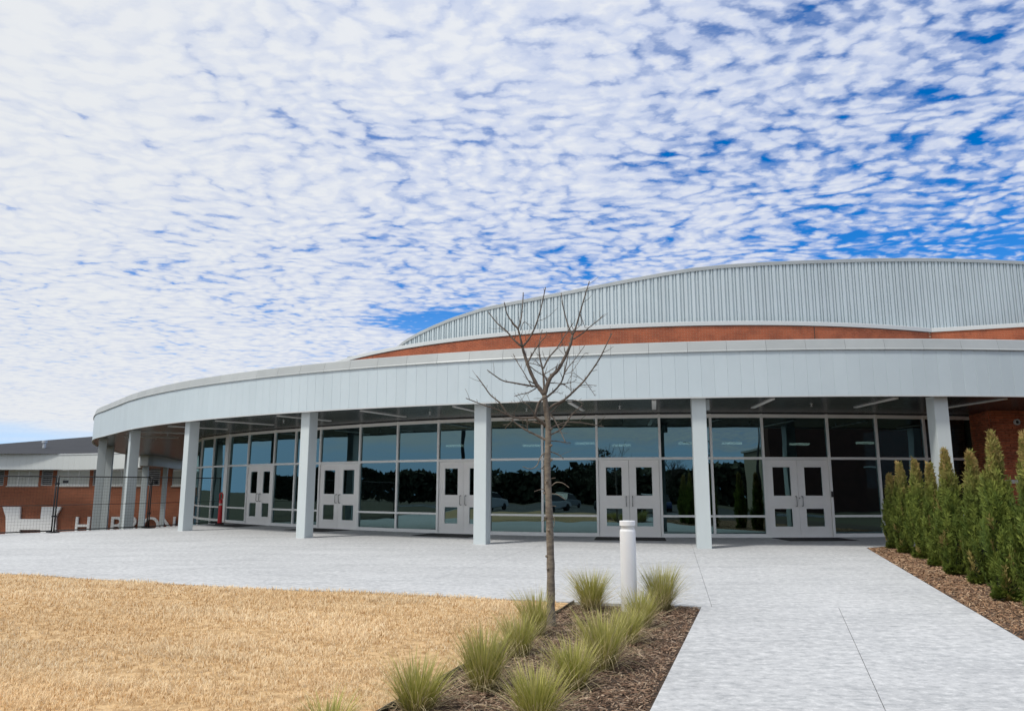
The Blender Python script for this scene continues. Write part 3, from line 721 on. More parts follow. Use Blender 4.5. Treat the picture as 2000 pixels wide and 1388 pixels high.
def brickwork():
    shared = {}; stuff = MB()
    # low wall under the canopy at the right
    A, B, Cc = Vector((20.0, 21.2)), Vector((13.36, 21.2)), Vector((13.70, 22.66))
    mb = MB().prism([(20, 21.24), (20, 23.2), (13.86, 23.2), (13.74, 22.66), (13.40, 21.24)], 0, SOFFIT - 0.004); mb.build('brick_backing', 'mortar', ARENA)
    brick_face(A, B, 0.0, SOFFIT - 0.006, ARENA, lambda z, s: z > 1.15 and s > 4.9, stuff, shared)
    brick_face(B, Cc, 0.0, SOFFIT - 0.006, ARENA, lambda z, s: z > 1.15, stuff, shared, 0.1)
    MB().bbox(13.6, 20, 21.12, 21.2, 1.50, 1.60).build('stone_band', 'stone_sill', ARENA)
    c = at_y(1985, 824, 21.17)
    rg = MB(); K = 24; vs = []
    for j in range(K):
        a = 2 * math.pi * j / K
        for r, y in ((0.086, 0.0), (0.086, -0.05), (0.075, -0.06), (0.050, -0.06), (0.044, -0.03)): vs.append((c.x + r * math.cos(a), 21.17 + y, c.z + r * math.sin(a)))
    rg.add(vs, [(j * 5 + i, j * 5 + i + 1, ((j + 1) % K) * 5 + i + 1, ((j + 1) % K) * 5 + i) for j in range(K) for i in range(4)]); ring = rg.build('wall_light', 'trim_paint', ARENA, True)
    disc = MB().tube([(c.x, 21.16, c.z), (c.x, 21.135, c.z)], 0.046, 20).build('lens', 'dark_plastic', ring)
    # upper band above the canopy: curved wall, then a straight wing from the inner corner
    cc = Vector((9.42, 51.58)); R = 22.4; TOP = 7.65; Z0 = TOP - 22 * BH
    th0 = math.degrees(math.asin((17.24 - cc.x) / R)); arc = []
    th = th0
    while th > -72: arc.append(cc + Vector((math.sin(math.radians(th)), -math.cos(math.radians(th)))) * R); th -= math.degrees(BL * 2 / R)
    K = len(arc)
    vs = []
    for p in arc:
        q = p + (cc - p).normalized() * 0.012; q2 = p + (cc - p).normalized() * 0.35
        vs += [(q.x, q.y, 4.6), (q.x, q.y, TOP), (q2.x, q2.y, TOP), (q2.x, q2.y, 4.6)]
    MB().add(vs, [(i * 4 + j, i * 4 + (j + 1) % 4, i * 4 + 4 + (j + 1) % 4, i * 4 + 4 + j) for i in range(K - 1) for j in range(4)]).build('brick_backing', 'mortar', ARENA)
    V0 = arc[0]; V1 = Vector((29.0, 26.7))
    w = (V1 - V0).normalized(); wn = Vector((w.y, -w.x))
    MB().prism([tuple(V0 - wn * 0.012), tuple(V1 - wn * 0.012), tuple(V1 - wn * 0.4), tuple(V0 - wn * 0.4)], 4.6, TOP).build('brick_backing', 'mortar', ARENA)
    band = MB()
    for i, (a, b) in enumerate(zip(arc, arc[1:])):
        d = b - a; rz = math.atan2(d.y, d.x); t = d.normalized(); nn = Vector((-t.y, t.x))
        joint = i in (34, 57, 12)                      # movement joints
        if joint: MB().box((a.x - nn.x * -0.006, a.y - nn.y * -0.006, TOP - 0.8), (0.03, 0.016, 1.55), rz).build('movement_joint', 'bronze_trim', ARENA)
        for r in range(22):
            zc = Z0 + r * BH
            for kx in (0, 1):
                off = (kx * BL + (BL / 2 if r % 2 else 0)); wd = BL - BG - 0.003
                c = a + t * (off + BL / 2) + nn * (0.004 * random.random() - 0.012)
                band.box((c.x, c.y, zc + (BH - BG) / 2), (wd, 0.036, BH - BG - 0.003), rz)
    Lw = (V1 - V0).length; rz = math.atan2(w.y, w.x)
    for r in range(22):
        x = -BL / 2 * (r % 2)
        while x < Lw:
            a, b = max(x, 0.005), min(x + BL - BG, Lw); x += BL
            c = V0 + w * ((a + b) / 2) + wn * (0.004 * random.random() - 0.012)
            band.box((c.x, c.y, Z0 + r * BH + (BH - BG) / 2), (b - a, 0.036, BH - BG), rz)
    stuff.v_off = 0
    k0 = len(stuff.v); stuff.v += band.v; stuff.f += [tuple(i + k0 for i in f) for f in band.f]
    o = stuff.build('brickwork', 'brick_face', ARENA, fix=False); tag(o, kind='stuff')
    # white metal cap on the brick parapet in sections
    prof = [(-0.42, 0.0), (0.055, 0.0), (0.055, 0.15), (0.03, 0.165), (-0.42, 0.14)]
    arc3 = [(p.x, p.y, TOP) for p in arc]; S = 7
    for i in range(0, K - 1, S):
        sweep(arc3[i:min(i + S + 1, K)], prof, 'parapet_cap', 'trim_paint', ARENA)
    pr2 = [(-a, b) for a, b in prof]
    k = 4
    for i in range(k):
        a, b = V0 + w * (Lw * i / k + (0.03 if i == 0 else 0.002)), V0 + w * (Lw * (i + 1) / k - 0.002)
        sweep([(a.x, a.y, TOP + 0.002), (b.x, b.y, TOP + 0.002)], pr2, 'parapet_cap', 'trim_paint', ARENA)
    sweep([(p.x, p.y, TOP - 0.035) for p in arc], [(-0.01, 0.0), (0.02, 0.0), (0.02, 0.034), (-0.01, 0.034)], 'cap_shadow_strip', 'bronze_trim', ARENA)  # dark strip standing in for the shadow line below the cap
brickwork()

def drum():
    prof_px = [(640, 700), (700, 694), (776, 677), (791, 664), (817, 649), (847, 635), (882, 620.5), (940, 601.6), (985, 592), (1070, 575.5), (1160, 558), (1240, 542.5), (1300, 531.5), (1350, 523.5), (1406, 517.5), (1489, 511.8), (1600, 507.4), (1700, 504.7), (1776, 504), (1851, 504.7), (1927, 507), (2000, 510), (2150, 519), (2400, 540)]
    fx, fy = [p[0] for p in prof_px], [p[1] for p in prof_px]
    cc = Vector((9.42, 51.58)); R = 21.7; line = []
    a13 = math.asin((13.0 - cc.x) / R); y13 = cc.y - R * math.cos(a13)
    X = 31.0
    while X > 13: line.append(Vector((X, y13 + 0.12 * (X - 13)))); X -= 0.5
    th = a13
    while th > math.radians(-58): line.append(cc + Vector((math.sin(th), -math.cos(th))) * R); th -= 0.02
    PW = 0.30; path = resample(line, PW)
    def top(p):
        z = 9.0
        for _ in range(30):
            x, y = project(p.x, p.y, z); yt = float(np.interp(x, fx, fy)); a, b, c = ray(x, yt); z += 0.7 * (EYE + c * p.y / b - z)
        return z
    tops = [top(p) for p in path]; zb = 7.2
    last = next((i for i, z in enumerate(tops) if z < zb + 0.62), len(path) - 1)
    # two ribs and two grooves per sheet: wide rib, groove, narrow rib, groove
    d = 0.06
    pro = [(0.0, 0.0), (0.006, d), (0.118, d), (0.126, 0.0), (0.172, 0.0), (0.180, d), (0.222, d), (0.230, 0.0), (0.30, 0.0)]
    for i in range(last):
        a, b = path[i], path[i + 1]; t = (b - a).normalized(); nn = Vector((-t.y, t.x)); mb = MB(); vs = []
        for s, o in pro:
            q = a + t * s + nn * (o - d); zt = tops[i] + (tops[i + 1] - tops[i]) * s / 0.30 - 0.14
            vs += [(q.x, q.y, zb), (q.x, q.y, zt)]
        mb.add(vs, [(2 * j, 2 * j + 1, 2 * j + 3, 2 * j + 2) for j in range(len(pro) - 1)])
        mb.build('ribbed_sheet', 'ribbed_metal', ARENA, fix=False)
    S = 10
    for i in range(0, last, S):
        j = min(i + S, last)
        sweep([(path[k].x, path[k].y, tops[k]) for k in range(i, j + 1)], [(-0.45, -0.02), (-0.45, -0.06), (-0.03, -0.06), (-0.03, -0.15), (0.03, -0.15), (0.025, -0.01), (0.015, 0.0)], 'roof_coping', 'coping_metal', ARENA)
    vs = []
    for k in range(last + 1):
        p = path[k]; vs += [(p.x, p.y, tops[k] - 0.03), (p.x * 0.75 + cc.x * 0.25, p.y + 22, tops[k] - 0.03)]
    MB().add(vs, [(2 * k, 2 * k + 1, 2 * k + 3, 2 * k + 2) for k in range(last)]).build('vault_roof', 'roof_membrane', ARENA)
    vs = []
    for k in range(last + 1):
        p = path[k]; q = p + (cc - p).normalized() * 0.07; vs += [(q.x, q.y, zb), (q.x, q.y, tops[k] - 0.05)]
    MB().add(vs, [(2 * k, 2 * k + 1, 2 * k + 3, 2 * k + 2) for k in range(last)]).build('drum_backing', 'ribbed_metal', ARENA)
drum()

# ------------------------------------------------------------------ mats at the doors
def mats():
    words_ = {3: 'dark rubber mat before the rightmost pair of doors', 6: 'dark rubber mat before the doors behind the white bollard light',
              9: 'dark rubber mat before the doors left of the bare sapling', 12: 'dark rubber mat before the second pair of doors from the left', 15: 'dark rubber mat before the leftmost pair of doors, near the red post'}
    for i in SF_DOORS:
        mid, rz, L = frame(SF_PTS[i], SF_PTS[i + 1]); nn = Vector((-math.sin(rz), math.cos(rz))); c = mid + nn * 0.82
        mb = MB(); w, d = 0.96, 0.62; vs = []
        for a, z in ((0.0, 0.001), (0.05, 0.012)):
            for x, y in ((-w + a, -d + a), (w - a, -d + a), (w - a, d - a), (-w + a, d - a)):
                vs.append((c.x + x * math.cos(rz) - y * math.sin(rz), c.y + x * math.sin(rz) + y * math.cos(rz), z))
        mb.add(vs, [(3, 2, 1, 0), (4, 5, 6, 7), (0, 1, 5, 4), (1, 2, 6, 5), (2, 3, 7, 6), (3, 0, 4, 7)])
        tag(mb.build('door_mat', 'rubber'), words_[i], 'mat', 'mats at the entrance doors')
mats()

# ------------------------------------------------------------------ bollard light
def bollard():
    x, y = at_z(1229.5, 1190); root = empty('bollard_light', (x, y, -0.03), 'white cylindrical bollard light standing among the grass tussocks', 'bollard')
    r = 0.094
    MB().lathe((x, y, -0.03), [(r, 0.0), (r, 0.93), (r * 0.985, 0.945), (r * 0.90, 0.955), (r * 0.90, 0.965)], 40).build('post', 'bollard_paint', root, True)
    MB().lathe((x, y, 0.935), [(r * 0.84, 0.0), (r * 0.84, 0.035)], 32).build('lens', 'diffuser', root, True)
    MB().lathe((x, y, 0.971), [(r * 0.80, 0.0), (r * 1.00, 0.0), (r * 1.00, 0.052), (r * 0.97, 0.058)], 40).build('cap', 'bollard_paint', root)
    for o in list(root.children):
        if o.name.startswith('post'):
            e = o.modifiers.new('edge', 'EDGE_SPLIT'); e.split_angle = math.radians(35)
bollard()

# ------------------------------------------------------------------ bare sapling
def sapling():
    bx, by = at_z(1077, 1220); D = by
    root = empty('sapling_tree', (bx, by, -0.03), 'slender bare young tree without leaves rising from the mulch bed', 'tree')
    def zc(X, Y): return (880 + X / 3.854, 540 + Y / 3.854)
    def z4(X, Y): return (920 + X / 3.967, 740 + Y / 3.967)
    def pts(L, conv, slope, d0=0.0):
        out = []; s = 0.0; prev = None
        for X, Y in L:
            q = conv(X, Y)
            if prev is not None: s += math.hypot(q[0] - prev[0], q[1] - prev[1]) / 180.0
            prev = q; out.append(at_y(q[0], q[1], D + d0 + slope * s))
        return out
    def smooth(P, k=4):
        P = [2 * P[0] - P[1]] + P + [2 * P[-1] - P[-2]]; out = []
        for i in range(1, len(P) - 2):
            for j in range(k):
                t = j / k; a, b, c, d = P[i - 1:i + 3]
                out.append(0.5 * (2 * b + (c - a) * t + (2 * a - 5 * b + 4 * c - d) * t * t + (3 * b - a - 3 * c + d) * t ** 3))
        out.append(P[-2]); return out
    tr = [at_y(x, y, D) for x, y in ((1077, 1224), (1076, 1190), (1075.5, 1100), (1072.5, 1000), (1069, 910), (1071, 840), (1067, 800), (1063.5, 772))]
    tp = smooth(tr, 8); h = [p.z for p in tp]
    rad = [float(np.interp(z, [-0.05, 0.08, 0.8, 1.5, 2.1, 2.6], [0.056, 0.046, 0.040, 0.036, 0.032, 0.028])) * (1 + 0.05 * math.sin(z * 23) + 0.03 * math.sin(z * 61)) for z in h]
    MB().tube(tp, rad, 14).build('trunk', 'bark', root, True)
    # pruning knots on the trunk
    kn = MB(); r2 = random.Random(4)
    for z in (0.55, 0.72, 0.93, 1.12, 1.35, 1.5, 1.7, 1.86, 2.05):
        p = min(tp, key=lambda q: abs(q.z - z)); a = r2.uniform(math.pi, 2 * math.pi); d = Vector((math.cos(a), math.sin(a), 0.3))
        kn.tube([p + d * 0.03, p + d * 0.053, p + d * 0.058], [0.017, 0.013, 0.006], 7)
    kn.build('pruning_knots', 'bark', root, True)
    BR = [  # polyline, base radius, tip radius, slope in depth
        ([(706, 890), (668, 840), (640, 800), (590, 690), (560, 600), (540, 530)], .026, .015, .10),
        ([(540, 530), (480, 480), (420, 410), (350, 350), (285, 268)], .012, .005, .2),
        ([(540, 530), (525, 460), (505, 390), (470, 350), (425, 280), (405, 195)], .013, .005, -.1),
        ([(508, 400), (530, 320), (543, 200), (547, 120)], .009, .005, .15),
        ([(540, 530), (590, 470), (640, 370), (680, 240), (715, 80)], .012, .005, -.25),
        ([(706, 890), (735, 800), (760, 750), (810, 700), (860, 610), (900, 520), (918, 440)], .026, .014, -.12),
        ([(918, 440), (885, 370), (850, 240), (833, 125)], .010, .0045, .2),
        ([(918, 440), (940, 390), (975, 270), (1010, 150), (1045, 35)], .012, .005, -.1),
        ([(925, 470), (990, 430), (1040, 385), (1110, 330), (1150, 290)], .008, .004, .3),
        ([(706, 870), (700, 760), (690, 680), (670, 600), (668, 500), (690, 400)], .014, .004, .35),
        ([(700, 690), (740, 610), (800, 540), (850, 460), (890, 400), (920, 355)], .010, .004, .3),
        ([(580, 650), (630, 560), (680, 490), (715, 450), (725, 415)], .008, .004, -.3),
        ([(725, 1020), (770, 970), (850, 930), (920, 870), (1000, 790), (1060, 710), (1120, 620), (1160, 540), (1215, 425)], .015, .005, -.22),
        ([(716, 915), (800, 840), (840, 780), (862, 700), (885, 590), (900, 510)], .012, .004, .25),
        ([(848, 750), (880, 690), (930, 630), (1010, 520)], .007, .0035, .3),
        ([(650, 828), (560, 815), (480, 800), (400, 785), (340, 750), (275, 702)], .011, .005, -.2),
        ([(645, 838), (590, 870), (530, 885), (480, 900)], .007, .004, .3),
        ([(728, 1130), (690, 1090), (640, 1055), (650, 990), (670, 940), (722, 905)], .016, .010, -.15),
        ([(640, 1060), (560, 1065), (480, 1060), (420, 1035), (350, 1000), (260, 970), (115, 915)], .013, .005, -.25),
        ([(428, 1035), (370, 950), (300, 890), (250, 820), (195, 745)], .009, .005, -.1),
        ([(728, 1235), (640, 1190), (560, 1150), (500, 1110), (455, 1070)], .013, .006, .25),
        ([(735, 1145), (690, 1110), (620, 1095), (515, 1075)], .009, .004, .3),
        ([(742, 1195), (830, 1150), (880, 1090), (920, 1030), (990, 970)], .009, .0045, -.3),
        ([(742, 1145), (820, 1110), (880, 1095), (960, 1095), (1080, 1115), (1155, 1130)], .009, .004, .3),
        ([(738, 1045), (760, 1045), (800, 1110), (830, 1170), (865, 1250)], .009, .0045, -.5),
        ([(740, 1235), (820, 1240), (905, 1252)], .007, .0035, .3),
        ([(745, 1040), (780, 1000), (820, 960), (880, 930), (950, 935), (1000, 955)], .008, .004, -.2),
        ([(735, 1310), (800, 1335), (850, 1365)], .006, .0035, .3),
        ([(615, 835), (550, 720), (500, 640), (470, 580)], .006, .0035, .3),
        ([(632, 1030), (590, 975), (540, 935)], .006, .003, -.3),
        ([(665, 945), (560, 940), (500, 950), (440, 950)], .006, .003, .3),
        ([(470, 1080), (440, 1110), (410, 1142)], .005, .003, .2),
        ([(580, 1160), (578, 1120), (575, 1075)], .005, .003, .2),
        ([(430, 1030), (478, 1060), (478, 1012)], .005, .003, -.2),
        ([(1000, 782), (960, 750), (925, 725)], .004, .0025, .2), ([(1010, 785), (1050, 840), (1090, 900)], .004, .0025, -.2),
        ([(935, 845), (1000, 815), (1100, 820)], .004, .0025, .3), ([(908, 872), (905, 800), (915, 700), (925, 640)], .004, .002, -.3),
        ([(700, 840), (745, 800), (830, 805), (900, 800), (950, 775)], .006, .003, .4), ([(830, 805), (870, 825), (910, 860)], .004, .0025, .2),
        ([(585, 650), (640, 660), (690, 680)], .005, .003, .2), ([(590, 670), (650, 715), (700, 745), (745, 775)], .006, .004, .3),
        ([(700, 740), (760, 700), (830, 655)], .005, .003, -.3), ([(695, 690), (665, 660), (640, 628)], .005, .003, -.2),
        ([(430, 412), (395, 405), (365, 385)], .004, .0025, .2), ([(505, 395), (465, 355), (455, 320)], .004, .0025, -.2), ([(530, 400), (555, 340), (610, 390)], .004, .0022, .3),
        ([(650, 335), (700, 320), (755, 290)], .003, .002, .3), ([(975, 280), (1000, 350), (1015, 390)], .004, .0025, .2), ([(940, 400), (985, 350), (965, 258)], .0035, .002, -.2),
        ([(860, 735), (920, 705), (1000, 590), (1030, 575)], .003, .002, .3), ([(735, 640), (750, 545)], .003, .002, .1), ([(815, 545), (855, 590)], .003, .002, .1),
        ([(1060, 715), (1105, 700)], .003, .002, .1), ([(760, 880), (800, 870), (845, 882)], .004, .002, .2), ([(690, 915), (625, 918)], .003, .002, .1),
    ]
    LOW = [([(590, 560), (540, 600), (510, 670), (460, 695), (400, 678)], .007, .004, -.3), ([(600, 560), (660, 575), (710, 610)], .006, .003, .2), ([(585, 640), (550, 690), (515, 697)], .005, .003, -.2),
           ([(590, 725), (565, 700), (540, 690)], .004, .003, -.2), ([(605, 775), (630, 768), (655, 765)], .004, .003, -.2), ([(600, 835), (625, 825), (660, 800), (710, 805), (760, 840)], .006, .0035, -.3),
           ([(600, 850), (540, 855), (490, 870)], .005, .003, -.3), ([(605, 885), (670, 895), (735, 935)], .006, .003, -.3), ([(610, 1035), (645, 1080), (640, 1150)], .006, .003, -.4), ([(600, 1065), (575, 1080), (555, 1102)], .004, .0025, -.2), ([(615, 980), (660, 985)], .004, .003, -.2)]
    rt = random.Random(9)
    for lst, conv in ((BR, zc), (LOW, z4)):
        for bi, (L, r0, r1, sl) in enumerate(lst):
            P = smooth(pts(L, conv, sl), 5); k = len(P)
            R = [1.0 * (r0 + (r1 - r0) * i / (k - 1)) * (1 + 0.10 * math.sin(i * 2.1 + r0 * 900)) for i in range(k)]
            mb = MB().tube(P, R, 7)
            if conv is zc and k > 10:                     # buds and short spur shoots along the branch
                for i in range(3, k - 1, 2):
                    t = (P[i + 1] - P[i - 1]).normalized(); a = rt.uniform(0, 6.28); side = t.cross(Vector((math.cos(a), math.sin(a), 0.3))).normalized()
                    ln = rt.choice((0.02, 0.03, 0.05, 0.14)); e = P[i] + (side * 0.8 + t * 0.7 + Vector((0, 0, 0.3))).normalized() * ln
                    mb.tube([P[i], (P[i] + e) / 2 + side * ln * 0.06, e], [max(R[i] * 0.45, 0.0022), max(R[i] * 0.35, 0.002), 0.0016], 5)
            mb.build('branch', 'twig' if conv is zc else 'bark', root, True)
sapling()

# ------------------------------------------------------------------ grass tussocks
def tussock(x, y, top_y, width_px, seed, label, green=1.0, blades=900, skew=0.0):
    r = np.random.default_rng(seed); bx, by = at_z(x, y, -0.02)
    hz = at_y(x, top_y, by).z; H = hz + 0.02; Wd = width_px * by / F_PX * 0.5
    root = empty('grass_tussock', (bx, by, -0.03), label, 'ornamental grass', 'grass tussocks in the mulch bed')
    def strands(k, hmul, spread, droop, wid, c_lo, c_hi, name):
        az = r.random(k) * 2 * np.pi; rr = np.sqrt(r.random(k)); base = np.c_[np.cos(az) * rr * 0.085, np.sin(az) * rr * 0.085, np.zeros(k)]
        ln = H * hmul * (0.48 + 0.62 * r.random(k) ** 0.8); a2 = az + (r.random(k) - 0.5) * 0.9
        out = (0.18 + 0.95 * rr) * Wd * spread * (0.65 + 0.7 * r.random(k)); dr = droop * r.random(k) ** 2
        S = 5; ts = np.linspace(0, 1, S + 1); sk = skew * H
        ctr = np.zeros((k, S + 1, 3))
        for j, t in enumerate(ts):
            o = out * (0.35 * t + 0.65 * t ** 2.2)
            ctr[:, j, 0] = base[:, 0] + np.cos(a2) * o + sk * t * t; ctr[:, j, 1] = base[:, 1] + np.sin(a2) * o
            ctr[:, j, 2] = ln * (t - dr * t ** 3)
        ctr += np.cumsum(r.normal(0, 0.0035, ctr.shape), 1)
        ta = a2 + np.pi / 2 + (r.random(k) - 0.5) * 1.6; sd = np.c_[np.cos(ta), np.sin(ta), np.zeros(k)]
        w = wid * (0.6 + 0.8 * r.random(k)); V = []
        for j in range(S): V += [ctr[:, j] - sd * (w * (1 - 0.75 * ts[j]))[:, None], ctr[:, j] + sd * (w * (1 - 0.75 * ts[j]))[:, None]]
        V.append(ctr[:, S]); V = np.stack(V, 1).reshape(-1, 3); n1 = 2 * S + 1; b = np.arange(k)[:, None] * n1; Fs = []
        for j in range(S - 1): Fs += [b + [2 * j, 2 * j + 1, 2 * j + 3], b + [2 * j, 2 * j + 3, 2 * j + 2]]
        Fs.append(b + [2 * S - 2, 2 * S - 1, 2 * S]); Fs = np.concatenate(Fs)
        t = r.random(k)[:, None]; c = np.array(c_lo) * (1 - t) + np.array(c_hi) * t
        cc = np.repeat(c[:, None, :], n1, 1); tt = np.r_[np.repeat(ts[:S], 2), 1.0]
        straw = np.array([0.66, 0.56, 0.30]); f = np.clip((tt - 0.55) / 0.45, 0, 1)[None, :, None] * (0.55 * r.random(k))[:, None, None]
        base_shade = (np.clip(0.34 - tt, 0, 1) / 0.34)[None, :, None] * 0.8  # shade at the blade foot, put into the colour
        cc = cc * (1 - f) + straw * f; cc = cc * (1 - base_shade) + np.array([0.13, 0.09, 0.045]) * base_shade
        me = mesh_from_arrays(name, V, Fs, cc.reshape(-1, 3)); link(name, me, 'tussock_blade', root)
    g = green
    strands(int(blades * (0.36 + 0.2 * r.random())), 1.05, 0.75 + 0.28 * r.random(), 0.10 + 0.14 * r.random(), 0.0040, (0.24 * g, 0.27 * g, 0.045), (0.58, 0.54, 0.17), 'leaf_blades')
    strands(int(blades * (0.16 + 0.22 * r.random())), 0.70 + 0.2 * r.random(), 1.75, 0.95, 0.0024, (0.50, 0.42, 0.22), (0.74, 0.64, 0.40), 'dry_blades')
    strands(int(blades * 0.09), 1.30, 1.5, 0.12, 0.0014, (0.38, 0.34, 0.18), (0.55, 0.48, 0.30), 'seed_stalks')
TUS = [(815, 1392, 1281, 120, 'grass tussock at the lawn edge, nearest the camera on the left', 1.0, 800),
       (945, 1347, 1221, 100, 'rounded green grass tussock beside the lawn edging, dark at its base', 0.9, 1000),
       (1013, 1279, 1190, 80, 'grass tussock just left of the sapling trunk, in front of another', 1.0, 800),
       (1046, 1240, 1152, 74, 'grass tussock leaning behind the left side of the sapling trunk', 0.95, 800),
       (1155, 1190, 1112, 86, 'pale grass tussock at the far bed edge between sapling and bollard', 0.9, 1000),
       (1178, 1304, 1188, 92, 'tall grass tussock in the middle of the bed, below the bollard light', 1.0, 1000),
       (1224, 1257, 1184, 70, 'small grass tussock right in front of the white bollard light', 1.0, 800),
       (1252, 1224, 1148, 66, 'grass tussock touching the right foot of the bollard light', 1.0, 800),
       (1292, 1192, 1102, 78, 'tall grass tussock in the far right corner of the bed', 0.95, 1000),
       (1120, 1342, 1246, 92, 'yellowish grass tussock in the bed front, behind the brightest one', 1.15, 900),
       (1048, 1412, 1296, 108, 'bright yellow-green grass tussock cut by the bottom picture edge', 1.15, 1000),
       (640, 1432, 1352, 110, 'sparse grass tips at the bottom edge, in front of the lawn', 1.0, 500)]
for i, t in enumerate(TUS): tussock(t[0], t[1], t[2], t[3], 100 + i, t[4], t[5], t[6], skew=(0.06, 0, -0.03, -0.1, -0.04, -0.06, 0.05, 0.02, 0.03, -0.05, 0, 0)[i])

# ------------------------------------------------------------------ arborvitae hedge
def arborvitae(x, y, top_y, width_px, seed, label, tint=1.0):
    r = np.random.default_rng(seed); bx, by = at_z(x, y, -0.03); H = 0.965 * (at_y(x, top_y, by).z + 0.03); W = 0.80 * width_px * by / F_PX / 2
    root = empty('arborvitae', (bx, by, -0.03), label, 'conifer', 'row of columnar conifers')
    MB().tube([(bx, by, -0.06), (bx + 0.01, by, 0.3), (bx, by + 0.01, H * 0.6)], [0.022, 0.018, 0.008], 8).build('trunk', 'bark', root, True)
    prof = lambda t: np.interp(t, [0, 0.05, 0.18, 0.42, 0.66, 0.84, 0.94, 1.0], [0.66, 0.88, 1.0, 0.98, 0.72, 0.40, 0.15, 0.02]) * W
    ph = r.random(6) * 6.28
    def lump(az, t): return 1 + 0.17 * np.sin(3 * az + ph[0] + 6 * t) + 0.13 * np.sin(5 * az + ph[1] - 11 * t) + 0.07 * np.sin(9 * az + 23 * t + ph[2])
    # dark filler core, added to stop the view through the foliage
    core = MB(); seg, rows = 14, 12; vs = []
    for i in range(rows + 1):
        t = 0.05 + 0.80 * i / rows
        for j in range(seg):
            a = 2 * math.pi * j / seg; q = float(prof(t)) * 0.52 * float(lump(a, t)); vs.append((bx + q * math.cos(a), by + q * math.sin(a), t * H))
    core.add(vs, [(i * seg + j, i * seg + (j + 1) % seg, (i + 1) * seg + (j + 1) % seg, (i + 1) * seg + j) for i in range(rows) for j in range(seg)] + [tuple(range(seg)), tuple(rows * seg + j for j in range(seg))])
    core.build('filler_core', 'conifer_core', root, True)
    # upswept branchlets, each a flat spray of scale leaves with its own shade of green
    nb, nl = 430, 56
    tb = r.random(nb) ** 0.95 * 0.90; azb = r.random(nb) * 2 * np.pi; rise = (0.10 + 0.13 * r.random(nb)) * (1 - 0.25 * tb)
    tt = np.minimum(tb + rise, 1.0); rt = prof(tt * 0.97) * lump(azb, tt) * (0.72 + 0.42 * r.random(nb))
    over = r.random(nb) < 0.10; rt = np.where(over, rt * 1.18, rt)
    low = np.arange(nb) < 50; tb[low] = 0.05 * r.random(50); rise[low] *= 0.30; tt = np.where(low, tb + rise - 0.02, tt); rt[low] = 0.85 * W * (0.7 + 0.35 * r.random(50))
    sh = np.arange(nb) >= nb - 14; tb[sh] = 0.80 + 0.13 * r.random(14); tt[sh] = 0.95 + 0.10 * r.random(14); rt[sh] = W * (0.04 + 0.26 * r.random(14)); rise[sh] = tt[sh] - tb[sh]
    rb = rt * 0.22
    A = np.c_[np.cos(azb) * rb, np.sin(azb) * rb, tb * H]; Cc = np.c_[np.cos(azb) * rt, np.sin(azb) * rt, tt * H + 0.02 * r.random(nb)]
    Bm = np.c_[np.cos(azb) * rt * 0.86, np.sin(azb) * rt * 0.86, (tb + rise * 0.42) * H]
    bi = np.repeat(np.arange(nb), nl); k = len(bi); u = 0.22 + 0.80 * r.random(k) ** 0.8
    U = u[:, None]; p = A[bi] * (1 - U) ** 2 + 2 * Bm[bi] * U * (1 - U) + Cc[bi] * U ** 2
    d = 2 * (Bm[bi] - A[bi]) * (1 - U) + 2 * (Cc[bi] - Bm[bi]) * U; d /= np.linalg.norm(d, axis=1)[:, None] + 1e-9
    fan = np.c_[-np.sin(azb), np.cos(azb), np.zeros(nb)] + r.normal(0, 0.45, (nb, 3)); s_ = fan[bi] - d * np.sum(fan[bi] * d, 1)[:, None]; s_ /= np.linalg.norm(s_, axis=1)[:, None] + 1e-9
    ang = r.normal(0, 0.62, k); dd = d * np.cos(ang)[:, None] + s_ * np.sin(ang)[:, None] + r.normal(0, 0.14, (k, 3)); dd /= np.linalg.norm(dd, axis=1)[:, None]
    sd = np.cross(dd, r.normal(0, 1, (k, 3)) * 0.5 + np.cross(d, s_)); sd /= np.linalg.norm(sd, axis=1)[:, None] + 1e-9
    p = p + s_ * (np.sin(ang) * 0.030 * (1.15 - u))[:, None] + r.normal(0, 0.006, (k, 3))
    L = 0.040 + 0.050 * r.random(k); w = 0.0055 + 0.0045 * r.random(k); tip = np.c_[np.zeros(k), np.zeros(k), (r.random(k) - 0.4) * 0.014]
    V = np.stack([p, p + dd * (L * 0.5)[:, None] + sd * w[:, None], p + dd * L[:, None] + tip, p + dd * (L * 0.5)[:, None] - sd * w[:, None]], 1).reshape(-1, 3)
    c0 = np.array([0.048, 0.090, 0.016]) * tint; c1 = np.array([0.215, 0.265, 0.050]) * tint; br = np.array([0.46, 0.31, 0.13])
    q = np.clip(0.75 * r.random(nb)[bi] + 0.35 * r.random(k) + 0.25 * (u - 0.6), 0, 1)[:, None]; c = c0 * (1 - q) + c1 * q
    bz = np.clip((tt[bi] - 0.66) / 0.34, 0, 1) ** 1.3 * (0.15 + 0.85 * r.random(nb)[bi]) + 0.5 * (r.random(nb) < 0.03)[bi]; bz = np.clip(bz, 0, 0.85)[:, None]
    c = c * (1 - bz) + br * bz
    me = mesh_from_arrays('foliage', V, np.arange(k)[:, None] * 4 + [0, 1, 2, 3], np.repeat(c, 4, 0))
    link('foliage', me, 'conifer', root)
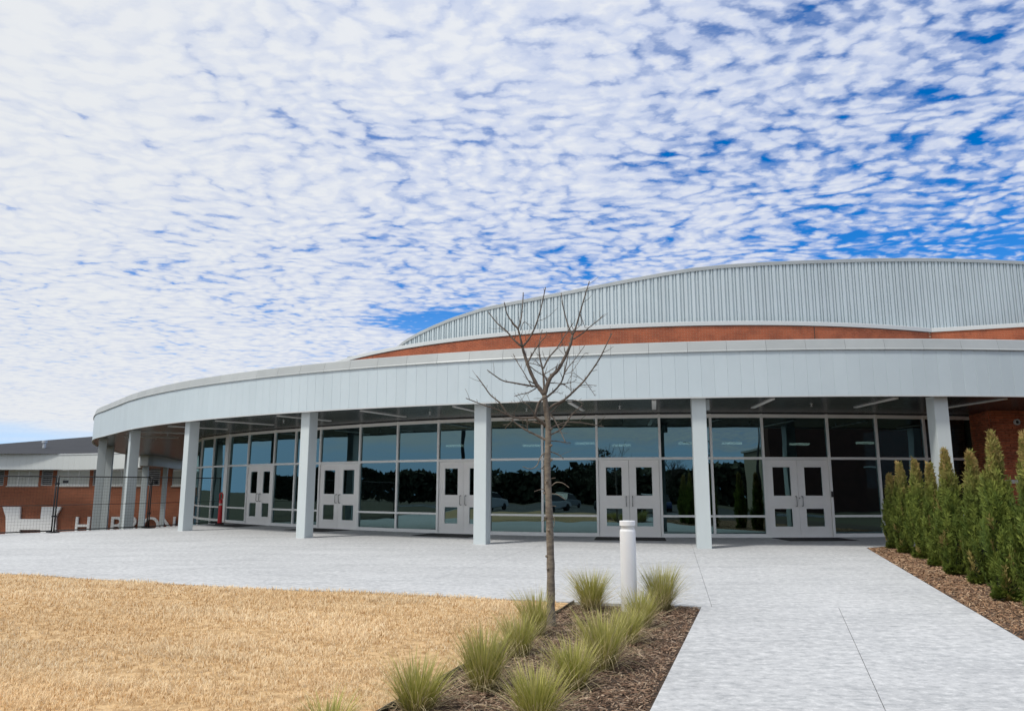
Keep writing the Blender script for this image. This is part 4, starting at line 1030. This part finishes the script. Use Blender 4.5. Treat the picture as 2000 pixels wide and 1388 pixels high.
ARB = [(1748, 1072, 926, 36, 'smallest dark arborvitae at the far end of the row by the glass', 0.75),
       (1771, 1082, 903, 40, 'second arborvitae from the glass, slim with a brownish tip', 0.85),
       (1803, 1092, 898, 46, 'third arborvitae from the glass, in front of the canopy column', 1.0),
       (1833, 1108, 906, 40, 'short brownish arborvitae squeezed in, fourth from the glass', 0.95),
       (1868, 1124, 880, 56, 'tall pointed arborvitae in the middle of the row, fifth from the glass', 1.0),
       (1921, 1144, 884, 62, 'broad arborvitae with a browned top, sixth from the glass', 0.95),
       (1972, 1176, 850, 72, 'tallest arborvitae, nearest fully visible one, before the brick wall', 1.1),
       (2042, 1200, 850, 84, 'arborvitae cut by the right picture edge', 1.0)]
for i, a in enumerate(ARB): arborvitae(*a[:4], 300 + i, a[4], a[5])

# ------------------------------------------------------------------ wire fence across the left of the plaza
def fence():
    H = 1.72; nodes = [Vector((-11.42, 30.15)), Vector((-12.5, 26.62)), Vector((-14.27, 24.12)), Vector((-16.2, 21.82))]
    lab = ['black wire mesh fence panel ending at the glass front, behind the red post', 'black wire mesh fence panel between the two double posts, before the small letters',
           'black wire mesh fence panel at the left picture edge, before the large letter', 'black wire mesh fence panel mostly beyond the left picture edge']
    for i in range(3):
        a, b = nodes[i], nodes[i + 1]; FD = (b - a).normalized(); FN = Vector((FD.y, -FD.x)); a = a + FD * 0.035; b = b - FD * 0.035; c = (a + b) / 2; PL = (b - a).length
        root = empty('fence_panel', (c.x, c.y, 0), lab[i], 'fence', 'temporary fence panels')
        pb = lambda p, q, r, nm: MB().tube([p, q], r, 8).build(nm, 'fence_black', root, True)
        for e in (a, b):
            pb((e.x, e.y, 0.03), (e.x, e.y, H + 0.03), 0.022, 'post')
            MB().box((e.x, e.y, 0.018), (0.16, 0.42, 0.03), math.atan2(FD.y, FD.x)).build('foot', 'fence_black', root)
        for z, r in ((0.06, 0.018), (0.84, 0.009), (H, 0.018)):
            pb((a.x, a.y, z), (b.x, b.y, z), r, 'rail')
        wm = MB(); k = int(PL / 0.085)
        for j in range(1, k):
            p = a + (b - a) * (j / k); wm.tube([(p.x, p.y, 0.07), (p.x, p.y, H)], 0.0017, 4, False)
        for j in range(1, 17):
            z = 0.07 + (H - 0.07) * j / 17; wm.tube([(a.x, a.y, z), (b.x, b.y, z)], 0.0017, 4, False)
        o = wm.build('wire_mesh', 'fence_black', root, fix=False); tag(o, kind='stuff')
        if i in (0, 1):
            p = b - FD * 0.22 + FN * 0.03
            MB().box((p.x, p.y, 1.56), (0.17, 0.012, 0.09), math.atan2(FD.y, FD.x)).build('name_plate', 'dark_plastic', root)
        for z in (0.5, 1.5):
            MB().box((b.x + FD.x * 0.035, b.y + FD.y * 0.035, z), (0.13, 0.06, 0.05), math.atan2(FD.y, FD.x)).build('clamp', 'fence_black', root)
fence()

def red_post():
    p = Vector(at_z(432, 1022.5)); x, y = p.x + 0.05, p.y - 0.3
    root = empty('delineator_post', (x, y, 0), 'red plastic delineator post with loop handle by the glass front', 'post')
    MB().lathe((x, y, 0.02), [(0.085, 0.0), (0.082, 0.06), (0.075, 0.5), (0.066, 0.85), (0.06, 0.88)], 20).build('tube', 'red_plastic', root, True)
    MB().lathe((x, y, 0.0), [(0.17, 0.0), (0.17, 0.025), (0.10, 0.045)], 8).build('base', 'rubber', root)
    MB().lathe((x, y, 0.70), [(0.072, 0.0), (0.071, 0.07)], 20).build('band', 'reflective_tape', root)
    pts = [(x - 0.05, y, 0.88)] + [(x - 0.05, y, 1.05)] + [(x + 0.06 * math.cos(a), y, 1.07 + 0.09 * math.sin(a)) for a in np.linspace(math.pi, 0, 8)] + [(x + 0.06, y, 0.98), (x + 0.03, y, 0.90), (x - 0.03, y, 0.89)]
    MB().tube(pts, 0.024, 8).build('handle', 'red_plastic', root, True)
red_post()

# ------------------------------------------------------------------ brick gymnasium at the left
def gym():
    D = 70.0; P = lambda x, y, d=D: at_y(x, y, d)
    x0, x1 = P(-260, 950).x, P(420, 950).x; zf = P(0, 918).z; zt = P(0, 887).z; sill = P(0, 948).z
    root = empty('gymnasium', ((x0 + x1) / 2, D, -4.3), 'long brick school building with white fascia and dark roof behind the fence', 'building')
    mt = bpy.data.materials.new('far_brick'); mt.use_nodes = True; nt = mt.node_tree; n, m, mix, ss = node_tree(nt)
    g = n('ShaderNodeNewGeometry').outputs['Position']; s = n('ShaderNodeSeparateXYZ', [g]).outputs
    v = n('ShaderNodeCombineXYZ', [s[0], s[2], 0.0]).outputs[0]
    bt = n('ShaderNodeTexBrick', {'Vector': v, 'Color1': (0.30, 0.082, 0.038, 1), 'Color2': (0.21, 0.055, 0.026, 1), 'Mortar': (0.36, 0.19, 0.11, 1), 'Scale': 1.0, 'Mortar Size': 0.012, 'Brick Width': 0.30, 'Row Height': 0.10})
    nz = n('ShaderNodeTexNoise', {'Vector': g, 'Scale': 0.7, 'Detail': 4.0}).outputs['Fac']
    cc = n('ShaderNodeHueSaturation', {'Value': m('ADD', m('MULTIPLY', nz, 0.5), 0.75), 'Color': bt.outputs['Color']}).outputs[0]
    nt.links.new(cc, nt.nodes['Principled BSDF'].inputs['Base Color']); nt.nodes['Principled BSDF'].inputs['Roughness'].default_value = 0.9
    M['far_brick'] = mt
    # openings in the wall: window and louvre bays read along the wall
    wins = [(-95, -60, 'w'), (14, 75, 'w'), (110, 174, 'w'), (214, 279, 'w'), (336, 400, 'w')]
    lous = [(-50, 7), (80, 102), (181, 205), (288, 312)]
    lous[0] = (-16, 7)
    MB().bbox(x0, x1, D, D + 14, -4.3, sill).build('wall', 'far_brick', root)
    ops = sorted([(P(a, 940).x, P(b, 940).x) for a, b, _ in wins] + [(P(a, 940).x, P(b, 940).x) for a, b in lous])
    cur = x0
    for a, b in ops + [(x1, x1)]:
        if a - cur > 0.01: MB().bbox(cur, a, D + 0.002, D + 14, sill + 0.002, zf + 0.1).build('wall_pier', 'far_brick', root)
        cur = b
    MB().bbox(x0, x1, D + 0.35, D + 14, sill + 0.002, zf + 0.098).build('wall_core', 'interior_wall', root)
    for a, b, _ in wins:
        xa, xb = P(a, 940).x, P(b, 940).x; fr = MB(); t = 0.07
        fr.bbox(xa, xb, D + 0.05, D + 0.15, sill, sill + t); fr.bbox(xa, xb, D + 0.05, D + 0.15, zf - t, zf + 0.05)
        for j in range(4):
            xx = xa + (xb - xa) * j / 3; lo, hi = max(xa, xx - t / 2), min(xb, xx + t / 2); fr.bbox(lo if j else xa, hi if j < 3 else xb, D + 0.045, D + 0.145, sill + t, zf - t)
        w = fr.build('window', 'aluminium', root)
        for j in range(3):
            MB().bbox(xa + (xb - xa) * j / 3 + t / 2, xa + (xb - xa) * (j + 1) / 3 - t / 2, D + 0.09, D + 0.11, sill + t, zf - t).build('pane', 'blind', w)
        MB().bbox(xa - 0.05, xb + 0.05, D - 0.06, D + 0.05, sill - 0.10, sill).build('sill', 'stone_sill', w)
    for a, b in lous:
        xa, xb = P(a, 940).x, P(b, 940).x; fr = MB()
        fr.add([(xa, D + 0.03, sill), (xb, D + 0.03, sill), (xb, D + 0.03, zf), (xa, D + 0.03, zf), (xa + 0.06, D + 0.03, sill + 0.05), (xb - 0.06, D + 0.03, sill + 0.05), (xb - 0.06, D + 0.03, zf - 0.05), (xa + 0.06, D + 0.03, zf - 0.05)] + [(xa, D + 0.2, sill), (xb, D + 0.2, sill), (xb, D + 0.2, zf), (xa, D + 0.2, zf), (xa + 0.06, D + 0.2, sill + 0.05), (xb - 0.06, D + 0.2, sill + 0.05), (xb - 0.06, D + 0.2, zf - 0.05), (xa + 0.06, D + 0.2, zf - 0.05)], [(i, (i + 1) % 4, 4 + (i + 1) % 4, 4 + i) for i in range(4)] + [(8 + i, 8 + (i + 1) % 4, 12 + (i + 1) % 4, 12 + i) for i in range(4)] + [(i, (i + 1) % 4, 8 + (i + 1) % 4, 8 + i) for i in range(4)] + [(4 + i, 4 + (i + 1) % 4, 12 + (i + 1) % 4, 12 + i) for i in range(4)])
        lv = fr.build('louver', 'louver', root)
        MB().bbox(xa, xb, D + 0.28, D + 0.3, sill, zf).build('louver_back', 'dark_plastic', lv)
        for j in range(8):
            z = sill + (zf - sill) * (j + 0.15) / 8; sl = MB()
            sl.add([(xa + 0.06, D + 0.04, z), (xb - 0.06, D + 0.04, z), (xb - 0.06, D + 0.17, z + 0.08), (xa + 0.06, D + 0.17, z + 0.08), (xa + 0.06, D + 0.04, z + 0.025), (xb - 0.06, D + 0.04, z + 0.025), (xb - 0.06, D + 0.17, z + 0.105), (xa + 0.06, D + 0.17, z + 0.105)],
                   [(0, 1, 2, 3), (7, 6, 5, 4), (0, 4, 5, 1), (1, 5, 6, 2), (2, 6, 7, 3), (3, 7, 4, 0)])
            sl.build('slat', 'louver', lv)
    # white fascia, straight along the wall then curling forward in a round tip under the arena canopy
    zfb = zf; pth = [Vector((x0, 68.6)), Vector((-50, 68.6)), Vector((-44, 68.5)), Vector((-38, 67.4)), Vector((-33.5, 64.8)), Vector((-30.1, 61.0)), Vector((-27.9, 57.5)), Vector((-26.6, 54.6)), Vector((-26.0, 53.6)), Vector((-25.5, 53.5)), Vector((-25.4, 54.3)), Vector((-26.2, 58)), Vector((-27.5, 62)), Vector((-29, 68))]
    path = dense(pth, 0.61); h = zt - zfb - 0.14
    pm = MB().bbox(-0.302, 0.302, -0.04, 0.0, 0, h).mesh('fascia_panel')
    for a, b in zip(path, path[1:]):
        mid, rz, L = frame(b, a); link('fascia_panel', pm, 'fascia_far', root, Vector((mid.x, mid.y, zfb)) - wloc(root), rz)
    sweep([(p.x, p.y, zt - 0.14) for p in reversed(path)], [(-0.3, 0.0), (0.04, 0.0), (0.05, 0.12), (-0.3, 0.10)], 'coping', 'trim_paint', root)
    cp = MB(); N = len(path); cp.add([(p.x, p.y, zfb + 0.02) for p in path] , [tuple(range(N))]); cp.build('canopy_soffit', 'soffit', root)
    cp = MB(); cp.add([(p.x, p.y, zt - 0.02) for p in path], [tuple(range(N))]); cp.build('canopy_roof', 'roof_membrane', root)
    for q in (Vector((-26.3, 55.0)),):
        MB().box((q.x, q.y, -0.6), (0.38, 0.38, 2 * (zfb + 0.6)), 0.3).build('column', 'column_paint', root)
    # dark shingle roof
    e0, e1 = P(-260, 887, 69.0), P(420, 887, 69.0); r0, r1 = P(-300, 915, 96), P(420, 833, 96)
    MB().add([(e0.x, 69.0, zt - 0.05), (e1.x, 69.0, zt - 0.05), (r1.x, 96, r1.z), (r0.x, 96, max(r0.z, zt)), (e0.x, 69.0, zt - 0.2), (e1.x, 69.0, zt - 0.2), (r1.x, 96, zt - 0.2), (r0.x, 96, zt - 0.2)],
             [(0, 1, 2, 3), (4, 7, 6, 5), (0, 4, 5, 1), (1, 5, 6, 2), (2, 6, 7, 3), (3, 7, 4, 0)]).build('roof', 'roof_shingle', root)
    b = P(85, 885, 74); t = P(86, 861, 74)
    vp = MB().lathe((b.x, 74, b.z - 0.3), [(0.20, 0.0), (0.20, 0.75), (0.15, 0.8), (0.15, t.z - b.z + 0.1), (0.24, t.z - b.z + 0.12), (0.24, t.z - b.z + 0.35)], 14).build('vent_pipe', 'galvanised', root)
    # the large flared letter and the smaller word beside it, standing proud of the bricks
    q = lambda X, Y: P(X / 4.99, 800 + Y / 4.99)
    L = [(45, 943), (215, 943), (210, 1062), (412, 1062), (425, 943), (615, 943), (562, 1040), (562, 1188), (615, 1285), (425, 1285), (412, 1166), (210, 1166), (215, 1285), (45, 1285), (98 - 22, 1188), (98 - 22, 1040)]
    V = [q(*p) for p in L]; k = len(V)
    MB().add([(p.x, D - 0.30, p.z) for p in V] + [(p.x, D - 0.08, p.z) for p in V], [tuple(range(k)), tuple(range(2 * k - 1, k - 1, -1))] + [(i, (i + 1) % k, k + (i + 1) % k, k + i) for i in range(k)]).build('letter', 'letter_white', root)
    dg = None
    for ch, xc in zip('HEBRON', (165, 200, 232.5, 263, 297, 331)):
        cu = bpy.data.curves.new('letter', 'FONT'); cu.body = ch; cu.size = 1.0; cu.extrude = 0.05; cu.align_x = 'CENTER'
        to = bpy.data.objects.new('letter_text', cu); COL.objects.link(to)
        bpy.context.view_layer.update(); me = bpy.data.meshes.new_from_object(to.evaluated_get(bpy.context.evaluated_depsgraph_get()))
        bpy.data.objects.remove(to); bpy.data.curves.remove(cu)
        co = np.array([v.co[:] for v in me.vertices]); top = P(xc, 1008.5); bot = P(xc, 1043)
        sc = (top.z - bot.z) / (co[:, 1].max() - min(co[:, 1].min(), 0)); w = (co[:, 0].max() - co[:, 0].min()) * sc
        wantw = {'H': 27, 'E': 21, 'B': 24, 'R': 24, 'O': 32, 'N': 27}[ch] * D / F_PX; sxw = wantw / w; cx = (co[:, 0].max() + co[:, 0].min()) / 2
        for vtx, c in zip(me.vertices, co): vtx.co = ((c[0] - cx) * sc * sxw, -c[2] * 1.6, c[1] * sc)
        me.materials.clear(); me.update()
        link('letter', me, 'letter_white', root, Vector((top.x, D - 0.16, bot.z)) - wloc(root))
gym()

# ------------------------------------------------------------------ across the road, seen only as reflections in the glass front
def car_park():
    root = empty('car_park', (0, -38, -0.15)); tag(root, kind='structure')
    MB().bbox(-95, 26, -72, -5.2, -0.159, -0.152).build('asphalt', 'asphalt', root)
    MB().bbox(-95, 26, -5.2, -4.95, -0.159, -0.02).build('kerb', 'concrete', root)
    for row in (-16.0, -33.0, -50.0):
        for j in range(24):
            x = -58 + j * 2.75
            if j % 2 == 0: MB().bbox(x - 0.05, x + 0.05, row - 2.6, row + 2.6, -0.152, -0.148).build('parking_line', 'line_paint', root)
car_park()
CAR_ME = {}
def car(x, y, rz, paint, label, tall=1.0):
    root = empty('parked_car', (x, y, -0.15), label, 'car', 'cars in the car park'); root.rotation_euler = (0, 0, rz)
    def lp(nm, mb, mat, smooth=False): return link(nm, mb.mesh(nm, smooth), mat, root)
    key = round(tall, 2)
    if key not in CAR_ME:
        side = [(-2.25, 0.32), (-2.28, 0.62), (-2.15, 0.86 * tall), (-1.1, 0.95 * tall), (1.35, 0.98 * tall), (2.1, 0.94 * tall), (2.28, 0.62), (2.2, 0.32)]
        cab = [(-1.15, 0.95 * tall), (-0.45, 1.42 * tall), (0.95, 1.46 * tall), (1.75, 0.97 * tall)]
        def ext_(poly, w0, w1):
            k = len(poly); hz = max(p[1] for p in poly); lz = min(p[1] for p in poly); vs = []
            for sgn in (-1, 1):
                for px_, pz in poly: vs.append((px_, sgn * (w0 + (w1 - w0) * (pz - lz) / (hz - lz)), pz))
            return MB().add(vs, [tuple(range(k)), tuple(range(2 * k - 1, k - 1, -1))] + [(i, (i + 1) % k, k + (i + 1) % k, k + i) for i in range(k)])
        body = ext_(side, 0.90, 0.86).mesh('body'); cabin = ext_(cab, 0.80, 0.64).mesh('cabin')
        roof = MB().add([(-0.5, -0.64, 1.425 * tall), (0.98, -0.64, 1.465 * tall), (0.98, 0.64, 1.465 * tall), (-0.5, 0.64, 1.425 * tall), (-0.42, -0.58, 1.47 * tall), (0.9, -0.58, 1.51 * tall), (0.9, 0.58, 1.51 * tall), (-0.42, 0.58, 1.47 * tall)],
                        [(0, 3, 2, 1), (4, 5, 6, 7), (0, 1, 5, 4), (1, 2, 6, 5), (2, 3, 7, 6), (3, 0, 4, 7)]).mesh('roof')
        tyre = MB().tube([(0, -0.1, 0), (0, 0.1, 0)], 0.32, 18).mesh('wheel'); lamp = MB().box((0, 0, 0), (0.06, 0.36, 0.13)).mesh('headlight')
        CAR_ME[key] = (body, cabin, roof, tyre, lamp)
    body, cabin, roof, tyre, lamp = CAR_ME[key]
    def pl(nm, me, mat, loc=(0, 0, 0)):
        me2 = me.copy(); me2.materials.clear(); return link(nm, me2, mat, root, loc)
    o = pl('body', body, paint); b = o.modifiers.new('edge', 'BEVEL'); b.width = 0.09; b.segments = 3
    pl('cabin', cabin, 'car_glass'); o = pl('roof', roof, paint)
    for sx_ in (-1.4, 1.4):
        for sy_ in (-0.82, 0.82): pl('wheel', tyre, 'rubber', (sx_, sy_, 0.32))
    for sy_ in (-0.6, 0.6): pl('headlight', lamp, 'diffuser', (-2.25, sy_, 0.66))
for c in ((-15.2, -16, 1.57, 'car_white', 'white car parked beside the black car in the nearest row', 1.0), (-9.7, -16.2, 1.57, 'car_black', 'black car parked between a white and a silver car, nearest row', 1.1),
          (-1.4, -15.8, 1.57, 'car_silver', 'silver car parked in the nearest row of the car park', 1.0), (6.8, -16, 1.57, 'car_blue', 'dark blue car parked in the nearest row of the car park', 1.0),
          (-20.7, -33, 1.57, 'car_silver', 'silver parked car in the middle row of the car park', 1.15), (-4.2, -33.2, 1.57, 'car_white', 'white parked car in the middle row of the car park', 1.1),
          (1.3, -33, 1.57, 'car_red', 'red parked car in the middle row of the car park', 1.0), (12.3, -33, 1.57, 'car_black', 'black parked car in the middle row of the car park', 1.1),
          (-31.7, -16, 1.57, 'car_white', 'white parked car at the left end of the front row', 1.15), (-6.9, -50, 1.57, 'car_blue', 'blue parked car in the far row of the car park', 1.1)):
    car(*c[:5], c[5])

def lamp_post(x, y, h, label, heads=2):
    root = empty('lamp_post', (x, y, -0.15), label, 'lamp post', 'car park lamp posts')
    MB().tube([(x, y, -0.15), (x, y, h)], [0.11, 0.07], 10).build('pole', 'pole_dark', root, True)
    MB().lathe((x, y, -0.15), [(0.3, 0), (0.3, 0.75)], 14).build('footing', 'concrete', root)
    for s in ((-1, 1)[:heads]):
        MB().tube([(x, y, h - 0.05), (x + s * 0.7, y, h + 0.05)], 0.04, 6).build('arm', 'pole_dark', root)
        MB().box((x + s * 1.0, y, h + 0.06), (0.75, 0.34, 0.12)).build('lamp_head', 'pole_dark', root)
lamp_post(-14, -25, 8.5, 'dark twin-headed lamp post behind the black car in the car park'); lamp_post(24, -30, 8.0, 'dark twin-headed lamp post nearest the tan building')
lamp_post(-40, -25, 8.5, 'dark twin-headed lamp post nearest the white car that ends the front row'); lamp_post(15, -60, 8.0, 'dark twin-headed lamp post at the far side of the car park')
def floodlight(x, y, h, label):
    root = empty('floodlight_mast', (x, y, -0.15), label, 'floodlight', 'stadium floodlight masts')
    MB().tube([(x, y, -0.15), (x, y, h)], [0.30, 0.16], 12).build('mast', 'pole_dark', root, True)
    for r in range(2):
        z = h - 0.2 - r * 1.3
        MB().box((x, y, z), (4.4, 0.14, 0.14)).build('crossbar', 'pole_dark', root)
        for j in range(5): MB().lathe((x - 2 + j, y + 0.2, z + 0.05), [(0.12, 0.5), (0.30, 0.45), (0.33, 0.0)], 10).build('lamp', 'pole_dark', root)
floodlight(-36, -64, 19, 'tall stadium floodlight mast behind the car park, before the far trees'); floodlight(-75, -30, 20, 'tall stadium floodlight mast standing beside the car park end')

def leafy(name, x, y, h, w, seed, label, trunk=True, leaves=2600, mat='leaf_far', base=0.25):
    r = np.random.default_rng(seed); root = empty(name, (x, y, -0.15), label, 'tree', 'trees across the car park')
    MB().tube([(x, y, -0.2), (x + 0.1, y, h * 0.35), (x, y, h * 0.8)], [0.03 * h, 0.022 * h, 0.006 * h], 9).build('trunk', 'bark_far', root, True)
    k = leaves; t = r.random(k); az = r.random(k) * 6.283; q = np.sqrt(r.random(k))
    rad = w * np.sin(np.pi * np.clip(0.08 + 0.9 * t, 0, 1)) ** 0.7 * q * (1 + 0.25 * np.sin(3 * az + 9 * t + seed))
    p = np.c_[np.cos(az) * rad, np.sin(az) * rad, h * (base + (1 - base) * t)]
    a = r.normal(size=(k, 3)); a /= np.linalg.norm(a, axis=1)[:, None]; b = np.cross(a, r.normal(size=(k, 3))); b /= np.linalg.norm(b, axis=1)[:, None]
    s = (0.10 + 0.16 * r.random(k))[:, None] * h / 9
    V = np.stack([p - a * s, p + b * s * 0.6, p + a * s, p - b * s * 0.6], 1).reshape(-1, 3)
    link('crown', mesh_from_arrays('crown', V, np.arange(k)[:, None] * 4 + [0, 1, 2, 3]), mat, root)
def bare(x, y, h, seed, label):
    r = random.Random(seed); root = empty('bare_tree', (x, y, -0.15), label, 'tree', 'trees across the car park')
    MB().tube([(x, y, -0.2), (x, y, h * 0.3), (x + 0.15, y, h * 0.55)], [0.035 * h, 0.026 * h, 0.016 * h], 9).build('trunk', 'bark_far', root, True)
    mb = MB()
    def grow(p, d, L, rad, lev):
        q = p + d * L * 0.5 + Vector((r.uniform(-.1, .1), r.uniform(-.1, .1), 0.05)) * L; e = q + (d + Vector((r.uniform(-.3, .3), r.uniform(-.3, .3), 0.12))).normalized() * L * 0.5
        mb.tube([p, q, e], [rad, rad * 0.8, rad * 0.55], 5, False)
        if lev:
            for _ in range(3 if lev > 1 else 4):
                nd = (d + Vector((r.uniform(-.9, .9), r.uniform(-.9, .9), r.uniform(-.2, .6)))).normalized(); grow(q + (e - q) * r.random(), nd, L * 0.68, rad * 0.55, lev - 1)
    for i in range(7):
        a = i * 0.9 + r.random(); grow(Vector((x, y, h * r.uniform(0.25, 0.5))), Vector((math.cos(a), math.sin(a), 0.8)).normalized(), h * 0.28, 0.012 * h, 3)
    mb.build('crown', 'bark_far', root, fix=False)
bare(3.5, -58, 9.5, 3, 'tallest bare tree behind the car park, mirrored in the glass'); bare(-24, -75, 9, 8, 'bare tree near the floodlight mast, mirrored in the glass'); bare(12, -74, 8, 9, 'smallest bare tree behind the car park, mirrored in the glass')
leafy('evergreen_tree', 17.5, -44, 11, 2.6, 5, 'tall narrow evergreen tree near the tan building, mirrored in the glass', leaves=4200, base=0.12)
leafy('evergreen_tree', -17, -62, 8.5, 4.2, 6, 'rounded dark tree beyond the car park, next to a broader one', leaves=4200)
leafy('evergreen_tree', -29, -72, 8.0, 4.6, 7, 'broadest dark tree beyond the car park, next to the floodlight mast', leaves=4200)
leafy('evergreen_tree', 9, -68, 6.5, 4.4, 17, 'lowest broad tree beyond the car park, beside the bare trees', leaves=3600, base=0.1)
def treeline():
    r = np.random.default_rng(77); k = 52000; u = r.random(k); x = np.interp(u, [0, 0.22, 0.42, 1.0], [-175, -170, -105, 130]); y = np.interp(u, [0, 0.22, 0.42, 1.0], [75, -25, -88, -96]) - 9 * r.random(k)
    top = 3.6 + 3.4 * value_noise(x + y * 0.7, x * 0, 7.0, 31) + 1.8 * value_noise(x + y * 0.7, x * 0, 2.2, 32); z = top * r.random(k) ** 0.8
    p = np.c_[x, y, z - 0.2]; a = r.normal(size=(k, 3)); a /= np.linalg.norm(a, axis=1)[:, None]; b = np.cross(a, r.normal(size=(k, 3))); b /= np.linalg.norm(b, axis=1)[:, None]
    s = (0.45 + 0.5 * r.random(k))[:, None]; V = np.stack([p - a * s, p + b * s * 0.7, p + a * s, p - b * s * 0.7], 1).reshape(-1, 3)
    o = link('distant_wood', mesh_from_arrays('distant_wood', V, np.arange(k)[:, None] * 4 + [0, 1, 2, 3]), 'leaf_far'); tag(o, 'dark belt of far trees mirrored across the lower glass', 'wood', kind='stuff')
treeline()
def houses():
    root = empty('tan_building', (34, -44, -0.15), 'tan building with small windows mirrored in the rightmost doors', 'building')
    MB().bbox(29.5, 40, -52, -42, -0.16, 6.6).build('wall', 'tan_wall', root); MB().bbox(29.2, 40.3, -52.3, -41.7, 6.602, 6.9).build('roof', 'roof_membrane', root)
    for x in (31.2, 34.2, 37.2):
        for z in (1.0, 3.9):
            w = MB().bbox(x, x + 1.1, -41.99, -41.93, z, z + 1.7).build('window', 'dark_plastic', root); MB().bbox(x - 0.1, x + 1.2, -41.99, -41.85, z - 0.14, z - 0.01).build('sill', 'stone_sill', w)
    root = empty('brick_hall', (46, -24, -0.15), 'dark brick hall mirrored in the glass right of the rightmost doors', 'building')
    mb = MB().bbox(27.5, 66, -34, -19, -0.16, 12.5); mb.build('wall', 'hall_brick', root); MB().bbox(27.2, 66.3, -34.3, -18.7, 12.502, 12.9).build('roof', 'trim_paint', root)
    for x in (33, 39, 45):
        w = MB().bbox(x, x + 2.4, -18.99, -18.9, 3.6, 3.75).build('ledge', 'stone_sill', root)
houses()
